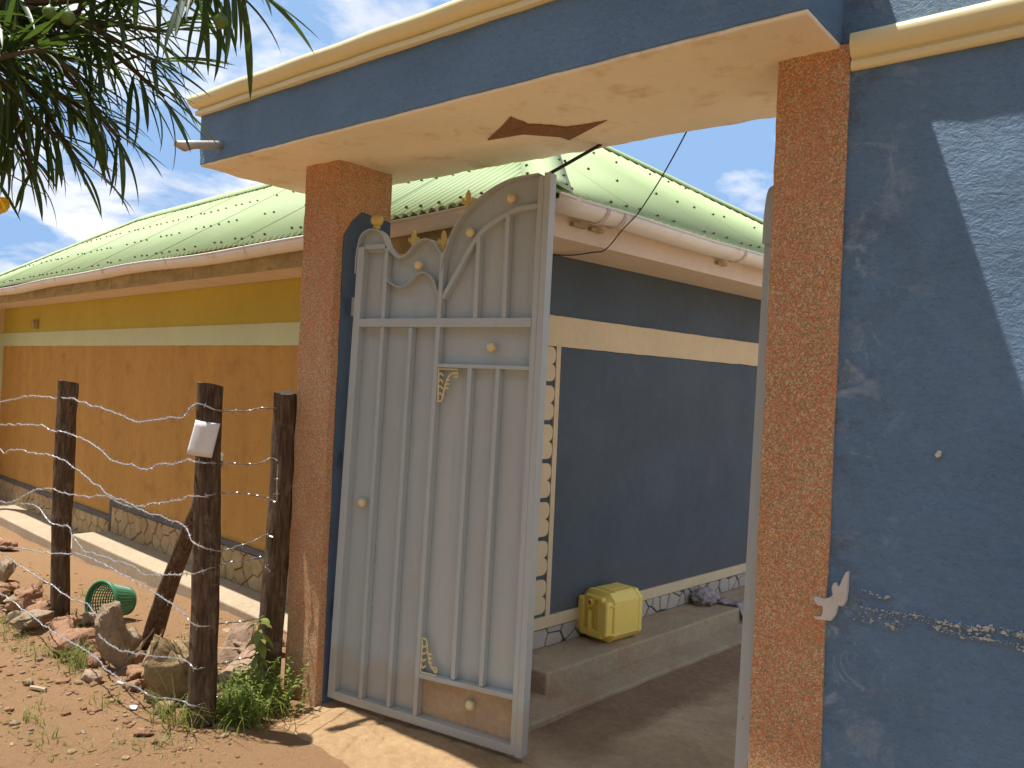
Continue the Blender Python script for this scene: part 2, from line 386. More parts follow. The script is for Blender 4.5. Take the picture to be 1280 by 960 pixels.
# house frame: a = outwards from the blue wall, b = along it (inwards), z
HD = R(4.2)
hB = V((math.sin(HD), math.cos(HD), 0)); hA = V((math.cos(HD), -math.sin(HD), 0)); HC = V((-2.715, 3.48, 0))
def H(a, b, z): return HC+hA*a+hB*b+V((0, 0, z))
def toH(x, y): d = V((x, y, 0))-HC; return d.dot(hA), d.dot(hB)

# ------------------------------------------------------------------ ground
def gz(x, y):
    z = max(-.27, min(0, (x+3.35)*.046))
    nz = noise.noise(V((x*1.3, y*1.3, 0)))*.018+noise.noise(V((x*4.7, y*4.7, 3)))*.014+noise.noise(V((x*11, y*11, 7)))*.008
    k = ss(-3.0, -3.6, x)*1.0+.35*(1-ss(-3.0, -3.6, x))
    row = math.exp(-((y-2.15)/.22)**2)*ss(-3.45, -3.8, x)*(.035+.030*noise.noise(V((x*6, y*6, 1)))+.020*noise.noise(V((x*15, y*15, 2))))
    a, b = toH(x, y)
    if b > -.30 and a < .2: z -= .12                      # under the house and its pavement
    if y > 2.56 and x > -3.2: z -= .08                    # under the yard screed
    z -= .05*ss(2.35, 2.8, y)*ss(-3.6, -4.2, x)
    far = ss(12, 30, math.hypot(x, y))
    return (z+nz*k+row)*(1-far)+(-.25)*far
def axis(lo, hi, st, far):
    a = [lo+i*st for i in range(int(round((hi-lo)/st))+1)]
    d = st; p = hi; right = []
    while p < far: d *= 1.35; p += d; right.append(p)
    d = st; p = lo; left = []
    while p > -far: d *= 1.35; p -= d; left.append(p)
    return left[::-1]+a+right
XS, YS = axis(-7.0, -2.2, .03, 300), axis(.9, 3.3, .03, 300)
gv = [(x, y, gz(x, y)) for y in YS for x in XS]; nx = len(XS)
gf = [(j*nx+i, j*nx+i+1, (j+1)*nx+i+1, (j+1)*nx+i) for j in range(len(YS)-1) for i in range(nx-1)]
tag(mesh('ground', gv, gf, 'soil', smooth=True), kind='structure')

# sandy screed ramp in front of the gate: ragged front edge
def sheet(name, outline_fn, x0, x1, y0, y1, st, zf, mat):
    nx_, ny_ = int((x1-x0)/st)+1, int((y1-y0)/st)+1; vs = []; fs = []
    for j in range(ny_):
        for i in range(nx_):
            x, y = outline_fn(x0+(x1-x0)*i/(nx_-1), j/(ny_-1)); vs.append((x, y, zf(x, y)))
    for j in range(ny_-1):
        for i in range(nx_-1): fs.append((j*nx_+i, j*nx_+i+1, (j+1)*nx_+i+1, (j+1)*nx_+i))
    return mesh(name, vs, fs, mat, smooth=True)
def ramp_edge(x): return 2.20+.05*noise.noise(V((x*2.2, 4, 0)))+.03*noise.noise(V((x*9, 1, 0)))-.10*ss(-2.9, -2.2, x)
def ramp_pt(x, t): e = ramp_edge(x); return x, e+(2.74-e)*t
def ramp_z(x, y):
    e = ramp_edge(x); d = y-e
    n_ = noise.noise(V((x*3, y*3, 1)))*.012+noise.noise(V((x*11, y*11, 5)))*.007+noise.noise(V((x*26, y*26, 8)))*.003-.012*max(0, 1-abs(noise.noise(V((x*4.5, y*4.5, 2))))*22)
    return -.035+.05*ss(-.01, .07, d)+n_*ss(0, .1, d)-.02*ss(-3.02, -3.2, x)
rp = sheet('gate_ramp', ramp_pt, -3.20, -.2, 0, .55, .012, ramp_z, 'ramp'); tag(rp, kind='structure')
# yard screed inside the gate
def court_z(x, y): return .008+.022*ss(2.7, 3.4, y)+noise.noise(V((x*2, y*2, 1)))*.006+noise.noise(V((x*9, y*9, 2)))*.002
ct = sheet('courtyard_floor', lambda x, t: (x, 2.735+t*6.5), -3.2, 6, 0, 6.5, .07, court_z, 'court'); tag(ct, kind='structure')

# ------------------------------------------------------------------ house
house = thing('bungalow', H(0, 0, 0), 'low bungalow with pale green corrugated roof, ochre front wall and dark blue side wall', 'house')
def wavy(name, f, u0, u1, v0, v1, d, mat):         # hand-painted band: edges wander a few millimetres
    n = int((u1-u0)/.035); lo = [(u0+(u1-u0)*i/n, v0+.0035*noise.noise(V((i*.21, v0, 1)))+.002*noise.noise(V((i*.9, v0, 4)))-.003) for i in range(n+1)]
    hi = [(u0+(u1-u0)*i/n, v1+.0035*noise.noise(V((i*.21, v1, 2)))+.002*noise.noise(V((i*.9, v1, 6)))+.003) for i in range(n+1)]
    vs = [f(*p, d) for p in lo]+[f(*p, d) for p in hi]+[f(*p, 0) for p in lo]+[f(*p, 0) for p in hi]; m_ = n+1; fs = []
    for i in range(n): fs += [(i, i+1, m_+i+1, m_+i), (i, i+1, 2*m_+i+1, 2*m_+i), (m_+i, m_+i+1, 3*m_+i+1, 3*m_+i)]
    return recalc(mesh(name, vs, fs, mat, house))
# front wall in its painted zones
box('front_wall', H, (-9.75, -.001), (0, .2), (-.4, 1.82), 'orange', house)
wavy('pale_band', lambda u, v, d: H(u, .15-d, v), -9.75, -.001, 1.82, 1.985, .155, 'palegreen')
box('mustard_band', H, (-9.75, -.001), (.001, .2), (1.985, 2.6), 'yellow', house)
box('side_wall', H, (-.2, .006), (.003, 4.75), (-.4, 1.82), 'darkblue', house)
wavy('side_band', lambda u, v, d: H(-.15+d, u, v), .003, 4.75, 1.82, 1.983, .164, 'beige')
box('upper_side_wall', H, (-.2, .006), (.003, 4.75), (1.983, 2.6), 'darkblue', house)
box('back_wall', H, (-9.75, -.2), (4.55, 4.75), (-.4, 2.6), 'orange', house)
# projecting pier closing the front wall at its far end
box('end_pier', H, (-10.0, -9.752), (-.9, .2), (-.4, 2.6), 'beige', house)
box('end_pier_band', H, (-10.0, -9.745), (-.9, .2), (1.2, 1.985), 'palegreen', house)
# side wall trim
box('base_trim', H, (.0, .022), (.004, 4.75), (.265, .330), 'beige', house, .003)
box('corner_trim', H, (.0, .020), (-.001, .028), (.10, .265), 'beige', house)
box('pilaster_strip', H, (.0, .016), (.158, .194), (.330, 1.82), 'beige', house)
qh = 1.488/7
for i in range(7):
    z0 = .336+i*qh+.013; z1 = z0+qh-.024; w_ = .152; zc = (z0+z1)/2; pts = [(.004, z0)]
    for (c0, s0) in ((z0, zc), (zc, z1)):        # two rounded lobes
        r_ = .037
        pts += [(w_-r_+r_*math.sin(t*math.pi/8), c0+r_-r_*math.cos(t*math.pi/8)) for t in range(5)]
        pts += [(w_-r_+r_*math.cos(t*math.pi/8), s0-r_+r_*math.sin(t*math.pi/8)) for t in range(5)]
    pts.append((.004, z1))
    Geo().prism(pts, lambda u, v, d: H(d, u, v), -.002, .017).build('quoin', 'beige', house)
# skirtings of the front wall
box('skirting', H, (-5.70, -.002), (-.022, .1), (.188, .236), 'skirt', house, .003)
box('skirting', H, (-9.748, -5.702), (-.022, .1), (.034, .082), 'skirt', house, .003)
box('skirting', H, (-5.745, -5.699), (-.024, .1), (.083, .238), 'skirt', house, .003)
# crazy-paved plinth: joint bed and single stones
box('joint_bed', H, (-5.698, -.002), (-.006, .1), (-.2, .187), 'joint', house)
box('joint_bed', H, (-9.747, -5.702), (-.006, .1), (-.4, .033), 'joint', house)
box('joint_bed', H, (-.1, .0075), (.029, 4.74), (.05, .264), 'skirt', house)
def cells(u0, u1, v0, v1, du, dv, jit, seed, gap):
    """Voronoi cells clipped to a strip, shrunk by half the joint"""
    rg = random.Random(seed); pts = []
    nu, nv = max(1, int((u1-u0)/du)), max(1, int(round((v1-v0)/dv)))
    for i in range(-1, nu+1):
        for j in range(-1, nv+1):
            pts.append((u0+(i+.5+(j % 2)*.5+rg.uniform(-jit, jit))*(u1-u0)/nu, v0+(j+.5+rg.uniform(-jit, jit))*(v1-v0)/nv))
    def clip(poly, nx_, ny_, d):
        out = []
        for i in range(len(poly)):
            p, q = poly[i], poly[(i+1) % len(poly)]
            a, b = p[0]*nx_+p[1]*ny_-d, q[0]*nx_+q[1]*ny_-d
            if a <= 0: out.append(p)
            if (a < 0) != (b < 0):
                t = a/(a-b); out.append((p[0]+(q[0]-p[0])*t, p[1]+(q[1]-p[1])*t))
        return out
    res = []
    for p in pts:
        poly = [(u0+gap, v0+gap*.3), (u1-gap, v0+gap*.3), (u1-gap, v1-gap*.3), (u0+gap, v1-gap*.3)]
        for q in pts:
            if q is p: continue
            dx, dy = q[0]-p[0], q[1]-p[1]; l = math.hypot(dx, dy)
            if l > 4*max(du, dv) or l < 1e-6: continue
            dx /= l; dy /= l; poly = clip(poly, dx, dy, dx*(p[0]+q[0])/2+dy*(p[1]+q[1])/2-gap/2)
            if len(poly) < 3: break
        if len(poly) >= 3:
            ar = abs(sum(poly[i][0]*poly[(i+1) % len(poly)][1]-poly[(i+1) % len(poly)][0]*poly[i][1] for i in range(len(poly))))/2
            if ar > .0006: res.append(poly)
    return res
def stones(cl, f, mat):
    for poly in cl:
        d = random.uniform(.016, .030); g = Geo(); n = len(poly)
        cx, cy = sum(p[0] for p in poly)/n, sum(p[1] for p in poly)/n
        ins = [(p[0]+(cx-p[0])*.10, p[1]+(cy-p[1])*.10) for p in poly]
        g.v = [f(*p, 0) for p in poly]+[f(*p, d*.7) for p in poly]+[f(*p, d) for p in ins]
        g.f = [tuple(2*n+i for i in range(n))]+[(k*n+i, k*n+(i+1) % n, (k+1)*n+(i+1) % n, (k+1)*n+i) for k in (0, 1) for i in range(n)]
        g.build('plinth_stone', mat, house)
FB = lambda u, v, d: H(u, -.004-d, v)
stones(cells(-5.69, -.01, -.08, .186, .16, .14, .36, 3, .008), FB, 'stone_tan')
stones(cells(-9.74, -5.75, -.225, .032, .17, .14, .36, 5, .008), FB, 'stone_tan')
SB = lambda u, v, d: H(.006+d*.5, u, v)
stones(cells(.03, 3.2, .158, .264, .125, .12, .46, 9, .010), SB, 'stone_grey')
# eaves
EV = .45
box('soffit_board', H, (-10.1, .38), (-.38, -.006), (2.316, 2.33), 'housesoffit', house)
box('soffit_board', H, (.016, .38), (-.005, 5.1), (2.316, 2.33), 'housesoffit', house)
x_ = -10.1
while x_ < .37:                                     # fascia boards along the front, butted with open joints
    x2 = min(.382, x_+random.uniform(1.3, 2.1)); 
    if .382-x2 < .4: x2 = .382
    box('fascia_board', H, (x_+.003, x2-.003), (-.405, -.381), (2.305+random.uniform(-.003, .003), 2.45), 'fascia', house, .002); x_ = x2
box('fascia_board', H, (.381, .405), (-.40, 2.2), (2.308, 2.45), 'housesoffit', house, .002)
box('fascia_board', H, (.381, .405), (2.206, 5.15), (2.308, 2.45), 'housesoffit', house, .002)
# roof: corrugated sheets on the two slopes in view, plain sheets behind
ZE, ZR = 2.502, 3.625
LE, LR = -10.15, -8.25            # left eave, left ridge end
AP = (-1.25, 1.25)                # right ridge end
FARB = 5.2
PITCH = .0762
def corr(name, fpt, t0, t1, topf, amp=.0115):
    """one sheet between t0 and t1 along the eave; topf(t) = how far up the slope (0..1) it reaches"""
    n = max(2, int((t1-t0)/PITCH*8)); vs = []; fs = []; rows = 3
    for i in range(n+1):
        t = t0+(t1-t0)*i/n; h_ = topf(t)
        for j in range(rows): vs.append(fpt(t, h_*j/(rows-1), amp*math.cos(2*math.pi*t/PITCH)))
    for i in range(n):
        for j in range(rows-1): fs.append((i*rows+j, (i+1)*rows+j, (i+1)*rows+j+1, i*rows+j+1))
    o = mesh(name, vs, fs, 'roof', house, True)
    md = o.modifiers.new('thick', 'SOLIDIFY'); md.thickness = .0016; md.offset = -1
    return o
slF = (ZR-ZE)/(AP[1]+EV); nF = V((0, -slF, 1)).normalized()
def fF(t, s_, d): y = -EV+(AP[1]+EV)*s_; return H(t, y, ZE+(ZR-ZE)*s_)+(hB*nF.y+up*nF.z)*d
def topF(t): return max(.004, min(1, (t-LE)/(LR-LE), (EV-t)/(EV-AP[0])))
slR = (ZR-ZE)/(EV-AP[0]); nR = V((slR, 0, 1)).normalized()
def fR(t, s_, d): return H(EV+(AP[0]-EV)*s_, t, ZE+(ZR-ZE)*s_)+(hA*nR.x+up*nR.z)*d
def topR(t): return max(.004, min(1, (t+EV)/(AP[1]+EV), (FARB-t)/(FARB-AP[1])))
SW = PITCH*10; t = LE; k = 0
while t < EV-1e-6:
    t2 = min(EV, t+SW); lift = .0025*(k % 2)
    corr('roof_sheet', lambda a, b, c, q=lift: fF(a, b, c+q), t, min(EV, t2+.02), topF); t = t2; k += 1
t = -EV; k = 0
while t < FARB-1e-6:
    t2 = min(FARB, t+SW); lift = .0025*(k % 2)
    corr('roof_sheet', lambda a, b, c, q=lift: fR(a, b, c+q), t, min(FARB, t2+.02), topR); t = t2; k += 1
mesh('back_roof_sheet', [H(LR, AP[1], ZR-.01), H(*AP, ZR-.01), H(EV, FARB, ZE), H(LE, FARB, ZE), H(LE, -EV, ZE)], [(0, 1, 2, 3), (0, 3, 4)], 'roof', house)
# hip and ridge caps: folded strips
def cap(p, q, w_, f1, f2):
    p, q = V(p), V(q); d = (q-p).normalized(); n = 14; vs = []; fs = []
    for i in range(n+1):
        c = p.lerp(q, i/n)+up*(.030+.002*math.sin(i*2.1))
        vs += [c+f1*w_-up*.010, c+f1*w_*.35+up*.006, c+up*.014, c+f2*w_*.35+up*.006, c+f2*w_-up*.010]
    for i in range(n):
        for j in range(4): fs.append((i*5+j, i*5+j+1, i*5+j+6, i*5+j+5))
    o = mesh('ridge_cap', vs, fs, 'roof', house, True); md = o.modifiers.new('thick', 'SOLIDIFY'); md.thickness = .0015; return o
fd = (hB*-1*1-up*slF).normalized(); rd = (hA-up*slR).normalized()
cap(H(EV, -EV, ZE), H(*AP, ZR), .17, ((-hA)).normalized() if False else (-hA*.72-up*.0).normalized()+up*0, (hB).normalized())
cap(H(LR-.05, AP[1], ZR), H(AP[0]+.05, AP[1], ZR), .15, fd, (hB-up*slF).normalized())
cap(H(LE, -EV, ZE), H(LR, AP[1], ZR), .12, hA, hB)
cap(H(*AP, ZR), H(EV, FARB, ZE), .12, -hB, -hA)
# roofing nails, each a few millimetres: one joined part
g = Geo()
def nail(p, n_): g.lathe(p, n_, [(.009, 0), (.011, .003), (.007, .009), (.003, .012)], 6)
NF = (hB*nF.y+up*nF.z); NR = (hA*nR.x+up*nR.z)
for s_ in (.045, .33, .64, .93):
    t = LE+.2
    while t < EV:
        tt = round(t/PITCH)*PITCH
        if topF(tt) > s_+.02 and random.random() > .15: nail(fF(tt, s_+random.uniform(-.012, .012), .0125), NF)
        t += PITCH*2
    t = -EV+.1
    while t < FARB:
        tt = round(t/PITCH)*PITCH
        if topR(tt) > s_+.02 and random.random() > .15: nail(fR(tt, s_+random.uniform(-.015, .015), .0125), NR)
        t += PITCH*(2 if s_ < .1 else 3)
for i in range(12):
    p = H(EV, -EV, ZE).lerp(H(*AP, ZR), .04+i*.085)
    nail(p-hA*.13+up*.026, up); nail(p+hB*.13+up*.026, up)
tag(g.build('roofing_nails', 'nail', house), kind='stuff')
# gutters: half-round channel swept along the eave
def gutter(path, r_=.068):
    vs = []; fs = []; K = 9; n = len(path)
    for i, p in enumerate(path):
        a = path[max(0, i-1)]; b = path[min(n-1, i+1)]; d = (b-a); d.z = 0; d.normalize(); o_ = V((d.y, -d.x, 0))
        for j in range(K):
            an = math.pi*j/(K-1); vs.append(p+o_*(r_*math.cos(an))-up*(r_*.92*math.sin(an)))
    for i in range(n-1):
        for j in range(K-1): fs.append((i*K+j, i*K+j+1, (i+1)*K+j+1, (i+1)*K+j))
    o = autosmooth(mesh('gutter', vs, fs, 'gutter', house), 50); md = o.modifiers.new('thick', 'SOLIDIFY'); md.thickness = .004
    lip = Geo()
    for i in range(n-1): pass
    a_ = [vs[i*K]+up*.003 for i in range(n)]; lip.tube(a_, .006, 6)
    tag(lip.build('gutter_lip', 'gutter', o), None)
    return o
GO = .478
def wob(t): return .010*math.sin(t*1.1+.5)+.006*math.sin(t*2.7)
fp = [H(-9.42, -1.6, 2.44), H(-9.42, -.62, 2.43)]+[H(-9.2+.25*i, -GO+(.0 if i else -.03), 2.452+wob(-9.2+.25*i)-(.012 if i < 2 else 0)) for i in range(39)]+[H(GO+.005, -GO, 2.466)]
gutter(fp)
gutter([H(GO, -GO-.004, 2.467)]+[H(GO, -.3+.4*i, 2.463+.004*math.sin(i*1.7)) for i in range(14)])
def bracket(f):                                      # gutter clip: hoop and back plate
    b_ = Geo(); pts = [f(.072*math.cos(math.pi*i/10), -.068*math.sin(math.pi*i/10)) for i in range(11)]
    for s_ in (-.007, .007): b_.tube([p+f(0, 0, True)*s_ for p in pts], .004, 5)
    return b_
for t in [-8.6, -7.3, -6.0, -4.75, -3.45, -2.2, -1.0]:
    b_ = bracket(lambda r_, z_, ax=False, t=t: hA if ax else H(t, -GO-r_, 2.46+wob(t)+z_)); b_.build('gutter_clip', 'gutter', house)
for t in [-.12, .02, 1.25, 2.5, 3.8]:
    b_ = bracket(lambda r_, z_, ax=False, t=t: hB if ax else H(GO+r_, t, 2.463+z_)); b_.build('gutter_clip', 'gutter', house)
    box('clip_plate', H, (.405, .43), (t-.12, t-.02), (2.375, 2.392), 'fascia', house)
# small wall lamp holder / vent stub on the mustard band
box('wall_fitting', H, (-8.40, -8.30), (-.06, .0), (2.03, 2.14), 'fascia', house, .008)
# veranda step along the blue wall, apron, outer pavement
g = Geo(); pl = [(-.7, -.15), (.30, -.15), (.30, 2.42), (.005, 2.42), (.005, .0), (-.7, .0)]
stp = g.prism(pl, lambda u, v, d: H(u, v, d), -.2, .160).build('veranda_step', 'step'); bev(stp, .012, 3); tag(stp, kind='structure')
g = Geo(); edge = [(.30+.19+.012*noise.noise(V((b_*5, 2, 0)))+.006*noise.noise(V((b_*17, 1, 0))), b_) for b_ in [-.55+.06*i for i in range(60)]]
g.prism([(-.8, -.55)]+edge+[(-.8, 3.0)], lambda u, v, d: H(u, v, d), -.2, .052)
ap = g.build('yard_apron', 'step'); bev(ap, .008, 2); tag(ap, kind='structure')
p_ = box('side_pavement', H, (-5.78, -.72), (-.355, .0), (-.5, -.078), 'pavement', None, .012); tag(p_, kind='structure')
p_ = box('lower_pavement', H, (-9.75, -5.785), (-.40, .0), (-.6, -.222), 'pavement', None, .012); tag(p_, kind='structure')

# ------------------------------------------------------------------ gateway
PL, PR, PF, PB = (-3.474, -3.214), (-1.034, -.812), 2.506, 2.856
ZS = 2.666
gw = thing('gateway', (-2.4, 2.6, 0), 'blue gateway beam with cream moulding carried on two speckled terrazzo pillars', 'gateway')
def sub(name, x0, x1, y0, y1, z0, z1, mat, parent, st=.05, amp=.003, bw=.004):
    """plastered block whose faces are cut fine and slightly uneven"""
    bm = bmesh.new(); bmesh.ops.create_cube(bm, size=1)
    for v in bm.verts: v.co = V((x0 if v.co.x < 0 else x1, y0 if v.co.y < 0 else y1, z0 if v.co.z < 0 else z1))
    for ax in range(3):
        ln = (x1-x0, y1-y0, z1-z0)[ax]; c = int(ln/st)-1
        if c > 0:
            es = [e for e in bm.edges if abs((e.verts[0].co-e.verts[1].co).normalized()[ax]) > .99]
            bmesh.ops.subdivide_edges(bm, edges=es, cuts=c, use_grid_fill=True)
    bmesh.ops.recalc_face_normals(bm, faces=bm.faces); bm.normal_update()
    for v in bm.verts:
        d = noise.noise(v.co*7)*amp+noise.noise(v.co*22)*amp*.5; v.co += v.normal*d
    vs = [v.co.copy() for v in bm.verts]; bm.verts.index_update(); fs = [tuple(v.index for v in f.verts) for f in bm.faces]; bm.free()
    o = mesh(name, vs, fs, mat, parent); autosmooth(o, 40); return bev(o, bw, 2) if bw else o
pil = sub('pillar', *PL, PF, PB, -.15, ZS-.003, 'terrazzo', gw, .035, .005)
# blue painted recess on the inner face, shade mixed into its colour, cut to the outline of the gate leaf
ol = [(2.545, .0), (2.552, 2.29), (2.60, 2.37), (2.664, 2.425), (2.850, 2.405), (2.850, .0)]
Geo().prism(ol, lambda u, v, d: V((PL[1]+d, u, v)), -.01, .006).build('painted_panel', 'shaded_blue', pil)
sub('pillar', *PR, PF, PB, -.15, ZS-.003, 'terrazzo', gw, .035, .005)
BX = (-4.0, -.842); BY = (2.222, 3.0)
bm_ = sub('beam', *BX, *BY, ZS, 2.94, 'beamblue', gw, .035, .007)
sof = sub('soffit', BX[0]+.003, BX[1]-.002, BY[0]+.004, BY[1]+.004, ZS-.012, ZS+.02, 'soffit', gw, .035, .008)
inl = [(-2.371, 2.64), (-2.097, 2.463), (-2.094, 2.572), (-1.975, 2.682), (-1.789, 2.686), (-2.068, 2.821), (-2.077, 2.765), (-2.188, 2.655)]
Geo().prism(inl, lambda u, v, d: V((u, v, d)), ZS-.019, ZS-.005).build('inlay', 'inlay', sof)
# cornice mouldings: profile (out, up) swept round
PROF = [(-.02, 0), (.018, 0), (.026, .004), (.026, .022), (.014, .026), (.014, .033), (.036, .036), (.054, .052), (.062, .068), (.062, .080), (.052, .092), (.034, .097), (-.02, .097)]
def cornice(name, path, z0, parent, k=1.0, ko=.85):
    vs = []; fs = []; n = len(path); K = len(PROF)
    for i in range(n):
        p = V(path[i]); din = (V(path[i])-V(path[i-1])).normalized() if i else None; dout = (V(path[i+1])-V(path[i])).normalized() if i < n-1 else None
        n1 = V((din.y, -din.x)) if din else None; n2 = V((dout.y, -dout.x)) if dout else None
        if n1 is None: nn = n2
        elif n2 is None: nn = n1
        else: nn = (n1+n2)/max(.2, 1+n1.dot(n2))
        for (o_, u_) in PROF: vs.append(V((p.x+nn.x*o_*ko, p.y+nn.y*o_*ko, z0+u_*k)))
    for i in range(n-1):
        for j in range(K): fs.append((i*K+j, i*K+(j+1) % K, (i+1)*K+(j+1) % K, (i+1)*K+j))
    fs += [tuple(range(K)), tuple((n-1)*K+j for j in range(K))]
    return autosmooth(recalc(mesh(name, vs, fs, 'cornice', parent)), 50)
cornice('cornice', [(BX[0], 3.0), (BX[0], BY[0])]+[(BX[0]+(BX[1]-BX[0])*i/30, BY[0]+.003*math.sin(i*1.3)) for i in range(1, 30)]+[(BX[1], BY[0]), (BX[1], 2.50)], 2.918, gw, 1.08, .85)
box('beam_top', ident, (BX[0]+.02, BX[1]-.02), (BY[0]+.02, BY[1]), (2.93, 3.005), 'beamblue', gw)
# drain spout through the beam, cut open along its upper half
g = Geo(); pts = [V((-3.797, 2.25, 2.745)), V((-3.797, 2.17, 2.727)), V((-3.797, 2.08, 2.704)), V((-3.797, 1.985, 2.680))]; K = 12; vs = []; fs = []
for i, p in enumerate(pts):
    for j in range(K):
        a = 2*math.pi*j/K; cut = (i == 3)*.05*max(0, -math.sin(a))
        vs.append(p+V((.021*math.cos(a), cut, .021*math.sin(a))))
for i in range(3):
    for j in range(K): fs.append((i*K+j, i*K+(j+1) % K, (i+1)*K+(j+1) % K, (i+1)*K+j))
sp = autosmooth(mesh('drain_spout', vs, fs, 'spout', gw), 60); md = sp.modifiers.new('t', 'SOLIDIFY'); md.thickness = .003

# ------------------------------------------------------------------ boundary wall
WY = 2.514
bw = thing('boundary_wall', (.5, WY, 0), 'rough blue plastered boundary wall with cream moulding beside the gateway', 'wall')
sub('wall_face', PR[1]-.06, 4.0, WY, 2.80, -.2, 3.2, 'blue', bw, .04, .004)
cornice('moulding', [(PR[1]+.004, WY)]+[(PR[1]+.1*i, WY+.002*math.sin(i)) for i in range(1, 40)], 2.578, bw, 1.12, .58)
pt = [(-.849, .998), (-.842, 1.001), (-.831, .999), (-.815, .999), (-.799, 1.008), (-.793, 1.017), (-.798, 1.035), (-.793, 1.05), (-.785, 1.054), (-.782, 1.045), (-.776, 1.044), (-.768, 1.068), (-.758, 1.09), (-.752, 1.092), (-.753, 1.071), (-.753, 1.038), (-.755, 1.006), (-.764, .988), (-.777, .988), (-.781, .976), (-.784, .959), (-.796, .938), (-.81, .937), (-.837, .933), (-.848, .94), (-.825, .944), (-.82, .963), (-.822, .976), (-.836, .976), (-.847, .986)]
Geo().prism(pt, lambda u, v, d: V((u, d, v)), 2.5005, 2.53).build('filler_patch', 'patch', bw)
def flakes(name, lines, mat):                       # scuffs where the paint is scraped to white
    g = Geo(); rg = random.Random(11)
    for (x0, z0, x1, z1, n, wd, fade) in lines:
        for i in range(n):
            t = rg.random()
            if rg.random() > fade+(1-fade)*t: continue
            x = x0+(x1-x0)*t; z = z0+(z1-z0)*t+rg.gauss(0, wd)+.004*math.sin(x*31); s_ = min(.006, rg.lognormvariate(-6.35, .5))*(.55+.85*t)*(1 if noise.noise(V((x*45, z0*50, 0))) > -.12 else .35)
            k = rg.randint(4, 6); a0 = rg.random()*6
            pts = [(x+s_*1.7*math.cos(a0+q*6.28/k)*rg.uniform(.6, 1.2), z+s_*.75*math.sin(a0+q*6.28/k)*rg.uniform(.6, 1.2)) for q in range(k)]
            g.prism(pts, lambda u, v, d: V((u, d, v)), WY-.0062-rg.random()*.0006, WY+.005)
    return g.build(name, mat, bw)
tag(flakes('paint_scuffs', [(-.745, .995, .10, 1.008, 1400, .0045, .14), (-.66, .985, .10, .955, 1000, .0045, .08), (-.73, 1.047, -.64, 1.037, 26, .0025, .4), (-.74, .965, -.6, .960, 60, .008, .3)], 'patch'), kind='stuff')
Geo().prism([(-.536, 1.455), (-.527, 1.468), (-.520, 1.464), (-.522, 1.452), (-.531, 1.447)], lambda u, v, d: V((u, d, v)), WY-.012, WY+.005).build('plaster_chip', 'patch', bw)

# ------------------------------------------------------------------ gate leaves
def arc(c, r_, a0, a1, n): return [(c[0]+r_*math.cos(a0+(a1-a0)*i/n), c[1]+r_*math.sin(a0+(a1-a0)*i/n)) for i in range(n+1)]
def sp2(p, n=6): return [(q.x, q.y) for q in spline([V((a, b, 0)) for a, b in p], n)]
WAVE = sp2([(.056, 2.10), (.060, 2.20), (.085, 2.283), (.15, 2.306), (.208, 2.278), (.245, 2.215), (.311, 2.163), (.365, 2.180), (.41, 2.222), (.463, 2.243), (.512, 2.224), (.550, 2.180)])
WAVE2 = sp2([(.228, 2.085), (.265, 2.046), (.325, 2.027), (.375, 2.043), (.415, 2.077), (.455, 2.091), (.505, 2.066), (.544, 1.997)])
ARCH = sp2([(.562, 2.10), (.580, 2.172), (.623, 2.278), (.688, 2.356), (.791, 2.429), (.909, 2.474), (1.046, 2.486)])
ARCH2 = sp2([(.562, 1.979), (.643, 2.106), (.738, 2.247), (.825, 2.31), (.933, 2.354), (1.041, 2.365)])
